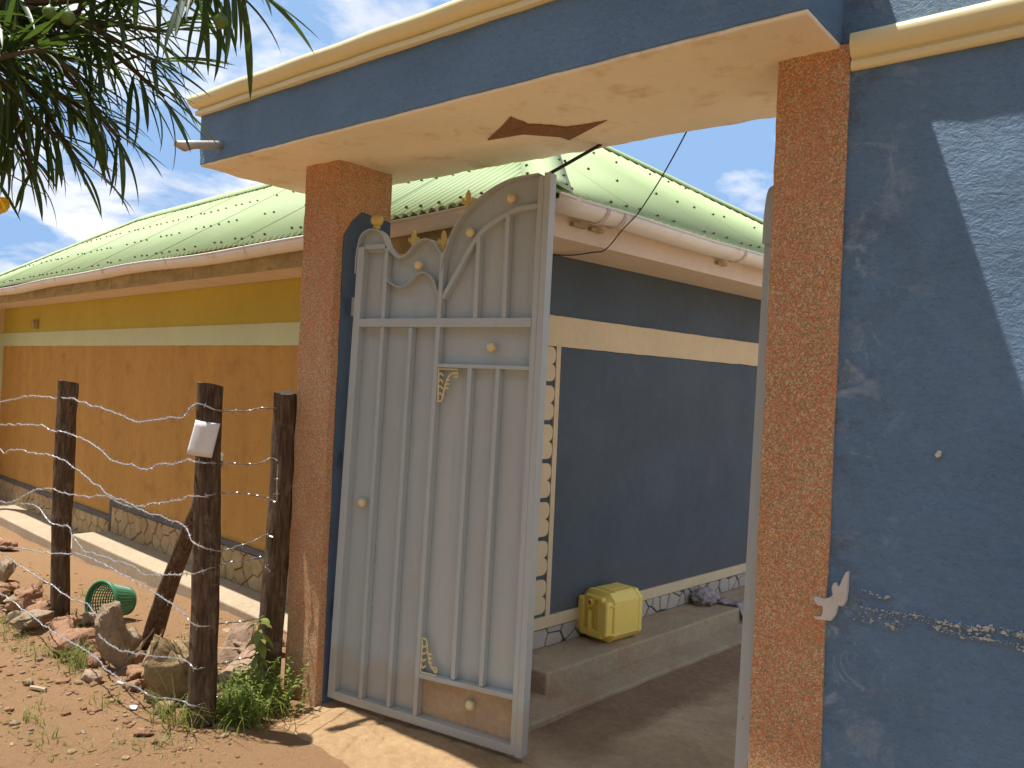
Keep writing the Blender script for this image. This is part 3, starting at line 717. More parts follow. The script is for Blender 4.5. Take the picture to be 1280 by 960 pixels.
def leaf(L0, ud, fr, label):
    root = thing('metal_gate_leaf', L0, label, 'gate', 'two leaves of the metal gate')
    F = lambda u, z, d=0: V(L0)+V(ud)*u+V(fr)*d+V((0, 0, z))
    D = -.040
    outline = [(-.005, .05), (1.075, .05), (1.10, 2.478)]+ARCH[::-1]+[(.556, 2.16)]+WAVE[::-1]+[(.05, 1.95)]
    Geo().prism(outline, F, D-.002, D).build('sheet', 'gate', root)
    Geo().prism([(.53, .07), (1.03, .06), (1.03, .275), (.535, .26)], F, D, D+.0015).build('kick_panel', 'muddy', root)
    Geo().prism([(.064, 2.20)]+[p for p in WAVE if 2.2 < p[1] and p[0] < .232]+[(.232, 2.20)], F, D, D+.014).build('crest_plate', 'gate', root)
    def stick(name, u0, z0, u1, z1, wd, d0=D+.001, d1=0.0, hor=False):
        a = (0, wd) if hor else (wd, 0); q = [(u0, z0), (u0+a[0], z0+a[1]), (u1+a[0], z1+a[1]), (u1, z1)]
        return bev(Geo().prism(q, F, d0, d1).build(name, 'gate', root), .002, 2)
    stick('stile', -.010, .041, .062, 2.228, .042, D-.006)
    stick('stile', .508, .078, .553, 2.182, .022, D+.001, -.001)
    stick('stile', 1.026, .040, 1.046, 2.478, .027, D-.006)
    stick('closing_strip', 1.054, .036, 1.0755, 2.49, .030, D-.010, .004)
    stick('rail', .031, .038, 1.036, .036, .040, D-.004, -.0015, True)
    stick('rail', .090, 1.842, 1.040, 1.842, .040, D+.001, .001, True)
    stick('rail', .558, 1.661, 1.040, 1.661, .017, D+.001, -.002, True)
    stick('rail', .535, .252, 1.028, .268, .022, D+.001, -.002, True)
    stick('rail', .104, 2.214, .228, 2.214, .022, D+.001, -.002, True)
    for (u0, z0, u1, z1) in ((.182, .078, .2205, 1.842), (.352, .078, .388, 1.842), (.706, .285, .7265, 1.661), (.854, .287, .871, 1.661)):
        b_ = stick('bar', u0, z0, u1, z1, .021, D+.001, -.004)
        wl = Geo()                                   # weld beads down the edge of the bar
        z_ = z0+.1
        while z_ < z1-.05:
            u_ = u0+(u1-u0)*(z_-z0)/(z1-z0)+.021
            wl.lathe(F(u_+.003, z_, D+.001), V((0, 0, 1)), [(.001, -.009), (.004, -.004), (.004, .005), (.001, .010)], 5); z_ += random.uniform(.13, .2)
        wl.build('weld_bead', 'gate', b_)
    stick('bar', .2205, 1.882, .2275, 2.214, .022, D+.001, -.003)
    stick('bar', .742, 1.882, .742, 2.245, .021, D+.001, -.004); stick('bar', .889, 1.882, .889, 2.336, .021, D+.001, -.004)
    def strip(name, line, th, d0, d1):               # bent flat bar following a line
        g = Geo(); n = len(line); vs = []
        for i, p in enumerate(line):
            a, b = line[max(0, i-1)], line[min(n-1, i+1)]; dx, dy = b[0]-a[0], b[1]-a[1]; l = math.hypot(dx, dy) or 1; nx_, ny_ = -dy/l*th, dx/l*th
            vs += [F(p[0], p[1], d0), F(p[0], p[1], d1), F(p[0]+nx_, p[1]+ny_, d1), F(p[0]+nx_, p[1]+ny_, d0)]
        fs = [(i*4+j, i*4+(j+1) % 4, (i+1)*4+(j+1) % 4, (i+1)*4+j) for i in range(n-1) for j in range(4)]+[(0, 1, 2, 3), tuple((n-1)*4+j for j in range(4))]
        return autosmooth(g.add(vs, fs).build(name, 'gate', root), 50)
    strip('wave_flange', WAVE, .005, D-.004, .004); strip('wave_flange', WAVE2, .005, D, -.002)
    strip('arch_flange', ARCH, .006, D-.004, .004); strip('arch_bar', ARCH2, -.020, D, -.006)
    for (u, z) in ((.838, 1.755), (.145, 1.001), (.807, .189), (.907, 2.399), (.703, 2.263), (.423, 2.128)):
        g = Geo(); g.lathe(F(u, z, D), fr, [(.012, 0), (.008, .006), (.014, .010), (.020, .018), (.022, .027), (.018, .037), (.009, .043), (.002, .044)], 14)
        autosmooth(g.build('knob', 'knob', root), 60)
    g = Geo(); c = F(.158, 2.303, -.02)
    g.lathe(c, up, [(.012, 0), (.012, .010), (.017, .012), (.018, .020), (.015, .024), (.026, .032), (.031, .046), (.030, .060), (.022, .072), (.006, .078)], 16)
    autosmooth(g.build('ball_finial', 'gold', root), 60)
    def fleur(u, z, s_):
        g = Geo(); half = [(.006, 0), (.014, .006), (.014, .014), (.007, .020), (.007, .030), (.016, .034), (.016, .040), (.012, .043), (.022, .040), (.030, .046), (.033, .056), (.029, .066), (.022, .068), (.021, .061), (.024, .055), (.018, .052), (.011, .058), (.013, .070), (.011, .084), (.004, .098), (0, .104)]
        pts = [(u+x*s_, z+y*s_) for x, y in half]+[(u-x*s_, z+y*s_) for x, y in half[-2::-1]]
        g.prism(pts, F, -.026, -.014); return bev(g.build('fleur_finial', 'gold', root), .003, 2)
    fleur(.680, 2.352, 1.0); fleur(.555, 2.178, 1.0); fleur(.384, 2.200, .9)
    def brk(u, z, sg, w_, h_):                       # pierced scroll bracket in a corner
        g = Geo(); P = lambda a, b: F(u+a, z+sg*b, -.012); rr = .0045
        g.tube([P(0, 0), P(w_, 0)], rr, 6); g.tube([P(0, 0), P(.004, h_)], rr, 6)
        g.tube([P(.004, h_), P(.024, h_-.003), P(.030, h_-.02)], rr*1.1, 6)
        sl = spline([P(.030, h_-.02), P(.036, h_*.62), P(.046, h_*.40), P(.062, h_*.20), P(.085, .016)], 5); g.tube(sl, rr, 6)
        cc_ = (w_-.012, .022); g.tube([P(cc_[0]+(.016-.0016*i)*math.cos(2.4-i*.75), cc_[1]+(.016-.0016*i)*math.sin(2.4-i*.75)) for i in range(9)], rr, 6)
        for q in (.20, .40, .60, .80):
            g.tube(spline([P(.003, h_*q), P(.015, h_*q-.010), P(.028, h_*q+.004)], 4), rr*.9, 5)
        for q in (.34, .46, .58): g.lathe(P(.052-.012*q, h_*q), F(1, 0)-F(0, 0), [(.006, -.002), (.006, .006), (.001, .018)], 6)
        return autosmooth(g.build('scroll_bracket', 'knob', root), 60)
    brk(.563, 1.655, -1, .108, .148); brk(.535, .278, 1, .092, .155)
    # hinges on the hanging stile
    for z in (.42, 1.15, 1.9):
        h_ = Geo().lathe(F(.002, z, -.056), up, [(.012, 0), (.012, .09)], 10); autosmooth(h_.build('hinge', 'gate', root), 60)
    return root
a_ = R(8.7)
leaf((-3.17, 2.55, 0), (math.cos(a_), math.sin(a_), 0), (math.sin(a_), -math.cos(a_), 0), 'grey metal gate leaf standing almost shut, its ribbed face with gold knobs showing')
a2 = R(88)
leaf((-1.102, 2.56, 0), (.02, .9998, 0), (-.9998, .02, 0), 'grey metal gate leaf swung fully inwards behind the pillar joining the blue wall')
# tie rod from the gate post to the beam, and a cable to the house
g = Geo().tube(spline([(-2.085, 2.716, 2.484), (-2.05, 2.82, 2.556), (-1.99, 2.985, 2.672)], 6), [.0075]*12+[.004], 6)
tag(g.build('iron_tie', 'cable', None), 'dark iron tie running from the gate leaf top to the back of the beam', 'tie rod')
cpts = [H(.031, .064, 2.309), H(.128, .117, 2.306), H(.30, .07, 2.300), H(.42, .03, 2.300), H(.545, .0, 2.385), H(.56, .09, 2.47)]
e_ = V((-1.60, 3.012, 2.69)); s0 = cpts[-1]
cpts += [s0.lerp(e_, t)-up*(.02*math.sin(math.pi*t)) for t in (.25, .5, .75)]+[e_]
tag(Geo().tube(spline(cpts, 6), .0032, 6).build('power_cable', 'cable'), 'thin black cable hanging from the gate beam to the house eaves', 'cable')

# ------------------------------------------------------------------ jerrycan and rag on the step
jc = thing('jerrycan', H(.13, .6, .16), 'yellow plastic jerrycan lying on its side on the veranda step', 'jerrycan')
JA, JB, JZ = (.008, .248), (.45, .785), (.161, .441)
rot = R(-4)
def J(a, b, z):
    ca, cb = (JA[0]+JA[1])/2, (JB[0]+JB[1])/2; x, y = a-ca, b-cb
    return H(ca+x*math.cos(rot)-y*math.sin(rot), cb+x*math.sin(rot)+y*math.cos(rot), z)
def ring(ins, b, ch):
    a0, a1, z0, z1 = JA[0]+ins, JA[1]-ins, JZ[0]+ins, JZ[1]-ins
    return [J(a0+ch, b, z0), J(a1-ch, b, z0), J(a1, b, z0+ch), J(a1, b, z1-ch), J(a1-ch, b, z1), J(a0+ch, b, z1), J(a0, b, z1-ch), J(a0, b, z0+ch)]
g = Geo(); rows = [(.045, JB[0]+.016, .02), (.040, JB[0]+.016, .022), (.0, JB[0]+.052, .042), (.0, JB[0]+.085, .042), (.003, JB[0]+.088, .042), (.003, JB[1]-.068, .042), (.0, JB[1]-.065, .042), (.0, JB[1]-.04, .042), (.034, JB[1], .034)]
for r_ in rows: g.v += ring(*r_)
for i in range(len(rows)-1): g.f += [(i*8+j, i*8+(j+1) % 8, (i+1)*8+(j+1) % 8, (i+1)*8+j) for j in range(8)]
g.f += [tuple(range(8)), tuple((len(rows)-1)*8+j for j in range(8))]
bdy = autosmooth(bev(g.build('body', 'jerry', jc), .010, 3), 30)
def jbox(name, a, b, z, mat='jerry', bw_=.007, par=jc): return autosmooth(box(name, J, a, b, z, mat, par, bw_, 3), 30)
jbox('shoulder', (.018, .070), (JB[0]-.012, JB[0]+.05), (.205, .400), 'jerry', .012); jbox('shoulder', (.166, .240), (JB[0]-.012, JB[0]+.05), (.205, .400), 'jerry', .013)
jbox('handle', (.104, .128), (JB[0]-.022, JB[0]+.012), (.222, .338), 'jerry', .009)
jbox('brow', (.060, .200), (JB[0]-.004, JB[0]+.03), (.392, .418), 'jerry', .010)
jbox('handle_foot', (.04, .21), (JB[0]-.014, JB[0]+.03), (.190, .232), 'jerry', .009)
jbox('rib', (.014, .247), (JB[0]+.035, JB[0]+.042), (.217, .224), 'jerry', .003); jbox('rib', (.18, .249), (JB[0]+.02, JB[0]+.10), (.372, .380), 'jerry', .003)
jbox('rib', (.18, .2505), (JB[0]+.02, JB[0]+.10), (.212, .220), 'jerry', .003)
jbox('rib', (.06, .20), (JB[0]+.10, JB[1]-.07), (.436, .4435), 'jerry', .003); jbox('rib', (.10, .16), (JB[0]+.10, JB[1]-.07), (.437, .4455), 'jerry', .003)
g = Geo(); nk = J(.115, JB[0]+.015, .378); nd = (J(0, 0, 0)-J(0, 1, 0)).normalized()
vs = []; K = 18; prof = [(.027, 0), (.027, .012), (.021, .014), (.021, .028), (.024, .030), (.024, .036), (.016, .036), (.0145, .030), (.014, .008)]
g.lathe(nk, nd, prof, K); neck = autosmooth(g.build('neck', 'jerry', jc), 50)
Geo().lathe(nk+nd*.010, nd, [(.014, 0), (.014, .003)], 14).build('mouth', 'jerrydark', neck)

bm = bmesh.new(); bmesh.ops.create_icosphere(bm, subdivisions=4, radius=1)
for v in bm.verts:
    d = 1+.28*noise.noise(v.co*2.3)+.18*noise.noise(v.co*5.1)+.07*noise.noise(v.co*12)
    fold = abs(noise.noise(V((v.co.x*5, v.co.y*2.2, v.co.z*6))))*.22
    q = v.co*(d-fold); v.co = H(.095+q.x*.085, 1.72+q.y*.115, max(.1615, .205+q.z*.062))
vs = [v.co.copy() for v in bm.verts]; bm.verts.index_update(); fs = [tuple(v.index for v in f.verts) for f in bm.faces]; bm.free()
rag = thing('cloth_rag', H(.1, 1.75, .16), 'crumpled grey cloth rag left on the veranda step, trailing over its edge', 'rag')
mesh('bundle', vs, fs, 'rag', rag, True)
g = Geo(); n = 18; vs = []; fs = []
for i in range(n+1):
    t = i/n; a = .13+.20*t; z = .172+.012*math.sin(t*9) if a < .285 else .172-(a-.285)*2.4
    wd = .035+.03*t
    for j in range(7):
        s_ = (j/6-.5); vs.append(H(min(a, .318), 1.80+.10*t+s_*wd*2, z+.010*math.sin(j*2.3+i*.8)+.006))
for i in range(n):
    for j in range(6): fs.append((i*7+j, i*7+j+1, (i+1)*7+j+1, (i+1)*7+j))
o = mesh('trailing_end', vs, fs, 'rag', rag, True); md = o.modifiers.new('t', 'SOLIDIFY'); md.thickness = .004

# ------------------------------------------------------------------ fence
def post(name, p0, p1, r0_, r1_, label, seed, flat=0, cutmat=True):
    rg = random.Random(seed); p0, p1 = V(p0), V(p1); n, K = 26, 16; root = thing(name, p0, label, 'post', 'fence posts'); d = (p1-p0); dn = d.normalized()
    u = V((1, 0, 0)); u = (u-dn*u.dot(dn)).normalized(); w_ = dn.cross(u); vs = []; fs = []
    ph = [rg.random()*6 for _ in range(4)]
    for i in range(n+1):
        t = i/n; c = p0.lerp(p1, t)+u*(.010*math.sin(t*5+ph[0]))+w_*(.008*math.sin(t*4+ph[1])); r_ = r0_+(r1_-r0_)*t
        for j in range(K):
            a = 2*math.pi*j/K; k = 1+.10*math.sin(2*a+ph[2])+.06*math.sin(3*a+ph[3]+t*2)+.16*noise.noise(V((math.cos(a)*2.2, math.sin(a)*2.2, t*2.6+seed)))+.09*noise.noise(V((math.cos(a)*6, math.sin(a)*6, t*9+seed)))
            if flat: k *= 1/max(abs(math.cos(a)), abs(math.sin(a)))*.9
            top = (.012*math.cos(a+ph[0])+.008*noise.noise(V((a*2, seed, 0)))) if i == n else 0
            vs.append(c+(u*math.cos(a)+w_*math.sin(a))*r_*k+dn*top)
    for i in range(n):
        for j in range(K): fs.append((i*K+j, i*K+(j+1) % K, (i+1)*K+(j+1) % K, (i+1)*K+j))
    autosmooth(recalc(mesh('shaft', vs, fs, 'wood', root)), 55)
    ring_ = vs[n*K:]; c = sum(ring_, V())/K
    mesh('cut_top', [q.lerp(c, .03)+dn*.001 for q in ring_]+[c+dn*.004], [(j, (j+1) % K, K) for j in range(K)], 'woodcut', root)
    return root
post('fence_post', (-5.66, 2.31, -.25), (-5.68, 2.30, 1.485), .062, .066, 'rough round fence post with pale bark patches and rocks at its foot', 3)
post('fence_post', (-3.430, 2.03, -.2), (-3.452, 2.02, 1.535), .060, .054, 'dark split-top fence post carrying the white metal plate', 8)
post('fence_post', (-3.535, 2.46, -.2), (-3.545, 2.485, 1.505), .050, .048, 'squared fence post standing tight against the terrazzo pillar', 5, 1)
post('brace_post', (-4.83, 2.47, -.22), (-3.625, 2.155, 1.19), .062, .036, 'leaning brace pole propped against the fence post with the white plate', 12)
# bent white plate nailed to the post
g = Geo(); vs = []; fs = []; n1, n2 = 12, 6; cpl = V((-3.448, 2.02, 1.293)); ax = r0.copy(); ay = -fw.copy()
for i in range(n1+1):
    for j in range(n2+1):
        s_ = i/n1-.5; t = j/n2-.5; x = s_*.112-t*-.030*1.0; d = .072-.0*abs(s_)-(.55*(s_*.112)**2*18)*.5
        vs.append(cpl+ax*(x-.002)+ay*(d+.010*s_*t+.004*math.sin(s_*6+t*3))+up*(t*.155-s_*.012))
for i in range(n1):
    for j in range(n2): fs.append((i*(n2+1)+j, i*(n2+1)+j+1, (i+1)*(n2+1)+j+1, (i+1)*(n2+1)+j))
pl_ = mesh('bent_plate', vs, fs, 'white', None, True); md = pl_.modifiers.new('t', 'SOLIDIFY'); md.thickness = .002
tag(pl_, 'blank white bent plate fixed to the fence post', 'plate')
# barbed wire
ST = {
 1: [(-7.31,2.46,1.28),(-6.58,2.37,1.35),(-6.29,2.33,1.37),(-5.72,2.26,1.38),(-5.44,2.23,1.39),(-5.09,2.18,1.37),(-4.66,2.13,1.35),(-4.34,2.09,1.32),(-4.21,2.07,1.32),(-3.94,2.04,1.35),(-3.67,2.01,1.38),(-3.50,1.97,1.44),(-3.43,1.955,1.45),(-3.375,2.0,1.43),(-3.41,2.12,1.42),(-3.47,2.27,1.42),(-3.51,2.38,1.43),(-3.52,2.425,1.44)],
 2: [(-7.28,2.45,1.10),(-6.39,2.34,1.16),(-5.92,2.27,1.18),(-5.80,2.25,1.16),(-5.66,2.235,1.165),(-5.55,2.24,1.17),(-5.30,2.21,1.16),(-5.06,2.18,1.15),(-4.76,2.14,1.11),(-4.61,2.12,1.08),(-4.31,2.09,1.08),(-4.13,2.07,1.08),(-4.02,2.05,1.10),(-3.92,2.04,1.13),(-3.72,2.01,1.15),(-3.58,1.99,1.18),(-3.47,1.958,1.19),(-3.39,1.975,1.185),(-3.42,2.09,1.18),(-3.46,2.21,1.16),(-3.49,2.31,1.16),(-3.51,2.40,1.18),(-3.495,2.43,1.16)],
 3: [(-7.24,2.45,.91),(-7.11,2.43,.89),(-6.98,2.42,.92),(-6.63,2.37,.96),(-6.40,2.35,.96),(-5.80,2.25,1.0),(-5.66,2.235,1.0),(-5.61,2.24,1.0),(-5.27,2.21,.96),(-4.88,2.16,.91),(-4.59,2.12,.88),(-4.40,2.10,.88),(-4.11,2.06,.87),(-3.64,2.0,.88),(-3.50,1.97,.86),(-3.44,1.955,.83),(-3.375,1.98,.80),(-3.41,2.11,.78),(-3.46,2.26,.78),(-3.50,2.38,.80),(-3.52,2.41,.79),(-3.49,2.42,.79)],
 4: [(-7.17,2.44,.50),(-6.79,2.39,.55),(-6.57,2.37,.61),(-6.15,2.31,.72),(-5.69,2.235,.79),(-5.58,2.225,.79),(-5.41,2.21,.79),(-5.09,2.18,.82),(-4.94,2.17,.83),(-4.80,2.15,.86),(-4.66,2.13,.87),(-4.34,2.09,.86),(-4.15,2.07,.89),(-4.01,2.05,.92),(-3.88,2.03,.94),(-3.63,1.99,.99),(-3.47,1.955,1.03),(-3.385,1.98,1.035),(-3.42,2.10,1.04),(-3.46,2.24,1.02),(-3.49,2.32,1.0),(-3.51,2.40,.97),(-3.50,2.42,.955),(-3.485,2.425,.98),(-3.485,2.425,1.08),(-3.49,2.425,1.15)],
 5: [(-7.17,2.44,.47),(-6.56,2.37,.57),(-6.23,2.32,.61),(-5.99,2.28,.62),(-5.83,2.25,.60),(-5.68,2.235,.57),(-5.55,2.24,.57),(-5.33,2.21,.59),(-5.26,2.20,.55),(-5.04,2.18,.50),(-4.67,2.13,.53),(-4.24,2.08,.56),(-4.07,2.06,.55),(-3.76,2.02,.61),(-3.55,1.97,.66),(-3.45,1.95,.68),(-3.375,1.97,.70),(-3.41,2.09,.71),(-3.47,2.29,.70),(-3.49,2.36,.69),(-3.52,2.41,.63),(-3.50,2.42,.61)],
 6: [(-7.10,2.43,.16),(-6.4,2.34,.27),(-5.68,2.235,.37),(-5.12,2.19,.46),(-4.61,2.12,.49),(-4.06,2.06,.49),(-3.85,2.03,.49),(-3.65,2.0,.49),(-3.47,1.95,.49),(-3.375,1.97,.46),(-3.42,2.13,.43),(-3.47,2.31,.40),(-3.52,2.41,.39)],
 7: [(-7.10,2.43,.12),(-5.78,2.235,.18),(-5.60,2.23,.18),(-5.32,2.20,.17),(-5.06,2.18,.19),(-4.91,2.16,.20),(-4.64,2.10,.19),(-4.38,1.99,.18),(-4.12,1.95,.19),(-3.98,1.93,.21),(-3.79,1.90,.25),(-3.46,1.95,.29),(-3.375,1.97,.27),(-3.43,2.14,.24),(-3.48,2.30,.22),(-3.52,2.41,.22)],
 8: [(-7.06,2.30,-.08),(-6.02,2.12,.03),(-5.64,2.08,.04),(-5.21,2.02,.06),(-4.97,1.98,.08),(-4.62,1.95,.10),(-4.36,1.93,.11),(-4.18,1.91,.11),(-4.01,1.88,.11),(-3.67,1.86,.12),(-3.55,1.90,.11),(-3.45,1.945,.11),(-3.375,1.97,.10),(-3.43,2.15,.09),(-3.52,2.41,.06)]}
LBL = ['topmost barbed wire strand of the fence, held near the post tops', 'second barbed wire strand from the top of the fence', 'third barbed wire strand, slanting down from the rocky post to the plate post',
       'barbed wire strand that loops up at the squared post', 'fifth barbed wire strand from the top, kinked at mid height', 'sixth barbed wire strand from the top of the fence',
       'barbed wire strand passing in front of the green basket, second from the ground', 'lowest barbed wire strand, close above the row of rocks']
for k, pts in ST.items():
    rg = random.Random(k); line = spline(pts, 10)
    res = [line[0]]; step = .012; acc = 0
    for a, b in zip(line, line[1:]):                # resample evenly with small kinks
        l = (b-a).length; 
        while acc+l >= step:
            t = (step-acc)/l; a = a.lerp(b, t); l = (b-a).length; acc = 0; res.append(a.copy())
        acc += l
    jig = [V((0, noise.noise(V((i*.09, k, 1)))*.006, noise.noise(V((i*.09, k, 5)))*.011+noise.noise(V((i*.31, k, 9)))*.004)) for i in range(len(res))]
    res = [p+q for p, q in zip(res, jig)]
    g = Geo()
    for s_ in (0, math.pi):
        g.tube([p+V((0, math.cos(i*.75+s_), math.sin(i*.75+s_)))*.0021 for i, p in enumerate(res)], .0021, 4)
    i = rg.randint(2, 6)
    while i < len(res)-3:
        c = res[i]; tg = (res[i+1]-res[i-1]).normalized(); u = tg.orthogonal().normalized(); w_ = tg.cross(u)
        g.tube([c+tg*(.0032*q-.006)+(u*math.cos(q*1.5)+w_*math.sin(q*1.5))*.0042 for q in range(5)], .0017, 4)
        for s_ in range(4):
            an = rg.random()*.9+s_*1.57; d = (u*math.cos(an)+w_*math.sin(an)+tg*rg.uniform(-.5, .5)).normalized()
            g.tube([c+d*.002, c+d*rg.uniform(.013, .019)], [.0016, .0007], 4)
        i += rg.randint(6, 9)
    tag(g.build('barbed_wire', 'wire'), LBL[k-1], 'barbed wire', 'barbed wire strands of the fence')

# ------------------------------------------------------------------ basket
bk = thing('plastic_basket', (-5.58, 2.70, gz(-5.58, 2.70)), 'green perforated plastic basket tipped on its side behind the fence', 'basket')
bax = (-cr*.42-fw*.88+up*.16).normalized()             # from base to rim
DEP = .20; RB, RT = .088, .135
bc = V((-5.63, 2.56, gz(-5.63, 2.56)+RT-.004))-bax*DEP
bu = bax.orthogonal().normalized(); bv = bax.cross(bu)
def BK(t, a, dr=0): r_ = RB+(RT-RB)*t**.9+dr; return bc+bax*(DEP*t)+(bu*math.cos(a)+bv*math.sin(a))*r_
nr, na = 11, 34
for i in range(nr):
    t = .05+.86*i/(nr-1); g = Geo().tube([BK(t, 2*math.pi*j/na) for j in range(na+1)], .0044, 5, False); g.build('hoop', 'basket', bk)
g = Geo()
for j in range(na): g.tube([BK(t, 2*math.pi*j/na) for t in (0, .33, .66, 1)], .0042, 4)
g.build('ribs', 'basket2', bk)
g = Geo(); g.tube([BK(1.02, 2*math.pi*j/48, .006) for j in range(49)], .011, 8, False); autosmooth(g.build('rim', 'basket', bk), 60)
g = Geo(); g.tube([BK(.93, 2*math.pi*j/48, .001) for j in range(49)], .013, 8, False); autosmooth(g.build('rim_band', 'basket', bk), 60)
g = Geo(); g.tube([BK(0, 2*math.pi*j/40, 0) for j in range(41)], .010, 6, False); g.lathe(bc-bax*.002, bax, [(.098, 0), (.098, .004)], 24); g.build('base', 'basket', bk)

# ------------------------------------------------------------------ rocks
def rockv(c, s, rz, seed, tilt=(0, 0), rough=.10, npts=16, square=0):
    rg = random.Random(seed); bm = bmesh.new()
    for i in range(npts):
        d = V((rg.gauss(0, 1), rg.gauss(0, 1), rg.gauss(0, 1))).normalized()
        if square: d = V([math.copysign(abs(q)**square, q) for q in d])
        d *= rg.uniform(.85, 1.1); bm.verts.new(d)
    bmesh.ops.convex_hull(bm, input=bm.verts); loose = [v for v in bm.verts if not v.link_faces]
    bmesh.ops.delete(bm, geom=loose, context='VERTS')
    bmesh.ops.bevel(bm, geom=bm.edges[:], offset=.09, segments=2, affect='EDGES', profile=.6)
    bmesh.ops.triangulate(bm, faces=bm.faces); bmesh.ops.subdivide_edges(bm, edges=[e for e in bm.edges if e.calc_length() > .3], cuts=3, use_grid_fill=True)
    rot_ = Matrix.Rotation(rz, 3, 'Z') @ Matrix.Rotation(tilt[0], 3, 'X') @ Matrix.Rotation(tilt[1], 3, 'Y')
    for v in bm.verts:
        q = v.co*(1+rough*1.5*noise.noise(v.co*1.9+V((seed, 0, 0)))+rough*noise.noise(v.co*5+V((0, seed, 0)))+rough*.5*noise.noise(v.co*12+V((0, seed, 3))))
        v.co = rot_ @ V((q.x*s[0], q.y*s[1], q.z*s[2]))
    mn = min(v.co.z for v in bm.verts); vs = [v.co+V(c)-V((0, 0, mn)) for v in bm.verts]; bm.verts.index_update()
    fs = [tuple(v.index for v in f.verts) for f in bm.faces]; bm.free(); return vs, fs
def stone(name, x, y, s, mat, label, group=None, rz=0, seed=1, tilt=(0, 0), sink=.02, rough=.12, npts=16, square=0, z=None):
    z = gz(x, y) if z is None else z
    vs, fs = rockv((x, y, z-sink), s, rz, seed, tilt, rough, npts, square)
    o = autosmooth(recalc(mesh(name, vs, fs, mat, None, False, (x, y, z))), 45)
    return tag(o, label, 'stone', group)
def row_place(x):
    if x < -6.2: return 'out beyond the round bark-patched post'
    if x < -5.3: return 'at the round bark-patched post'
    if x < -4.6: return 'between round post and upright slab'
    if x < -4.1: return 'packed around the upright grey slab'
    return 'beside the large tan block'
GR = 'stones in the row under the fence'
for i, (x, y, s, mt) in enumerate([(-7.5, 2.62, (.10, .07, .09), 'rockB'), (-6.75, 2.36, (.09, .07, .05), 'rockA'), (-6.38, 2.20, (.08, .07, .06), 'rockA'), (-6.28, 2.30, (.10, .08, .06), 'rockB'), (-5.92, 2.19, (.13, .10, .075), 'rockA'),
        (-5.55, 2.11, (.12, .09, .06), 'rockB'), (-5.36, 2.20, (.11, .07, .045), 'rockA'), (-5.52, 2.42, (.06, .06, .055), 'rockB'), (-4.92, 2.05, (.14, .09, .08), 'rockA'), (-5.18, 2.12, (.10, .07, .055), 'rockA'), (-5.75, 2.10, (.08, .06, .05), 'rockB'),
        (-4.66, 2.29, (.09, .07, .07), 'rockB'), (-4.40, 2.20, (.09, .07, .05), 'rockA'), (-4.17, 2.10, (.08, .07, .045), 'rockA'), (-6.05, 2.10, (.07, .06, .04), 'rockA'), (-6.55, 2.26, (.07, .05, .04), 'rockB'), (-6.12, 2.28, (.09, .07, .06), 'rockA'), (-5.74, 2.22, (.10, .08, .065), 'rockA'), (-5.05, 2.20, (.08, .07, .05), 'rockB'), (-4.72, 2.16, (.08, .06, .05), 'rockA'), (-4.55, 2.06, (.06, .05, .04), 'rockA'), (-4.20, 2.24, (.07, .06, .06), 'rockB'), (-4.04, 2.02, (.06, .05, .035), 'rockA'), (-4.06, 2.14, (.07, .05, .05), 'rockC'), (-6.95, 2.45, (.09, .07, .05), 'rockA'), (-3.66, 1.98, (.05, .04, .035), 'rockC')]):
    stone('rock', x, y, tuple(q*1.2 for q in s), mt, {'rockA': 'rough reddish', 'rockB': 'dull grey-brown', 'rockC': 'sandy tan'}[mt]+' stone in the fence row '+row_place(x), GR, rz=i*1.7, seed=20+i, tilt=(.2*math.sin(i), .2*math.cos(i)), sink=.025)
stone('upright_slab', -4.42, 2.085, (.090, .065, .205), 'rockB', 'upright grey weathered stone slab in front of the green basket', None, .5, 41, (.16, -.22), .05, .13, 18, .55)
stone('stone_block', -3.80, 2.10, (.135, .120, .155), 'rockC', 'large tan squarish stone block beside the post with the plate', None, .9, 47, (.12, .06), .04, .13, 22, .5)
stone('rock', -4.33, 1.94, (.075, .05, .045), 'rockP', 'small pale angular rock at the foot of the upright slab', None, .3, 51)
stone('rock', -9.30, 3.22, (.16, .11, .085), 'rockA', 'dark red-brown rock lying at the edge of the pavement', None, .2, 52, sink=.01)
PG, PLB = 'slabs heaped by the pillar', 'pinkish flat stone slab in the heap between fence post and pavement'
for i, (x, y, s, tl, zz_) in enumerate([(-4.16, 2.66, (.075, .12, .022), (.95, .1), 0), (-4.12, 2.76, (.10, .08, .03), (.15, .25), 0), (-4.30, 2.86, (.11, .09, .03), (-.15, .1), .03), (-4.55, 2.98, (.14, .09, .022), (.05, -.05), 0), (-4.2, 2.93, (.09, .07, .03), (.1, -.3), .06), (-3.84, 2.50, (.17, .09, .045), (0, .05), 0)]):
    stone('stone_slab', x, y, tuple(q*1.3 for q in s), 'rockP', PLB, PG, rz=.7+i*.9, seed=60+i, tilt=tl, sink=.012, rough=.08, npts=18, square=.6, z=gz(x, y)+zz_)
stone('rock', -5.50, 2.92, (.05, .03, .024), 'rockP', 'small smooth tan stone on bare soil just behind the green basket', None, .4, 71, sink=.005)
stone('rock', -4.56, 1.72, (.03, .026, .022), 'rockC', 'knob-like tan pebble lying on open soil before the fence', None, .4, 72, sink=.004)
stone('rock', -3.48, 1.78, (.05, .03, .02), 'rockA', 'broken brick-red fragment in the soil before the plate post', None, .9, 73, sink=.004)
g = Geo().tube(spline([(-4.47, 1.70, gz(-4.47, 1.70)+.012), (-4.43, 1.715, gz(-4.43, 1.71)+.014), (-4.38, 1.735, gz(-4.38, 1.73)+.012)], 4), .011, 7)
tag(g.build('wood_stick', 'woodcut'), 'short pale stick lying beside a pebble on the soil', 'stick')
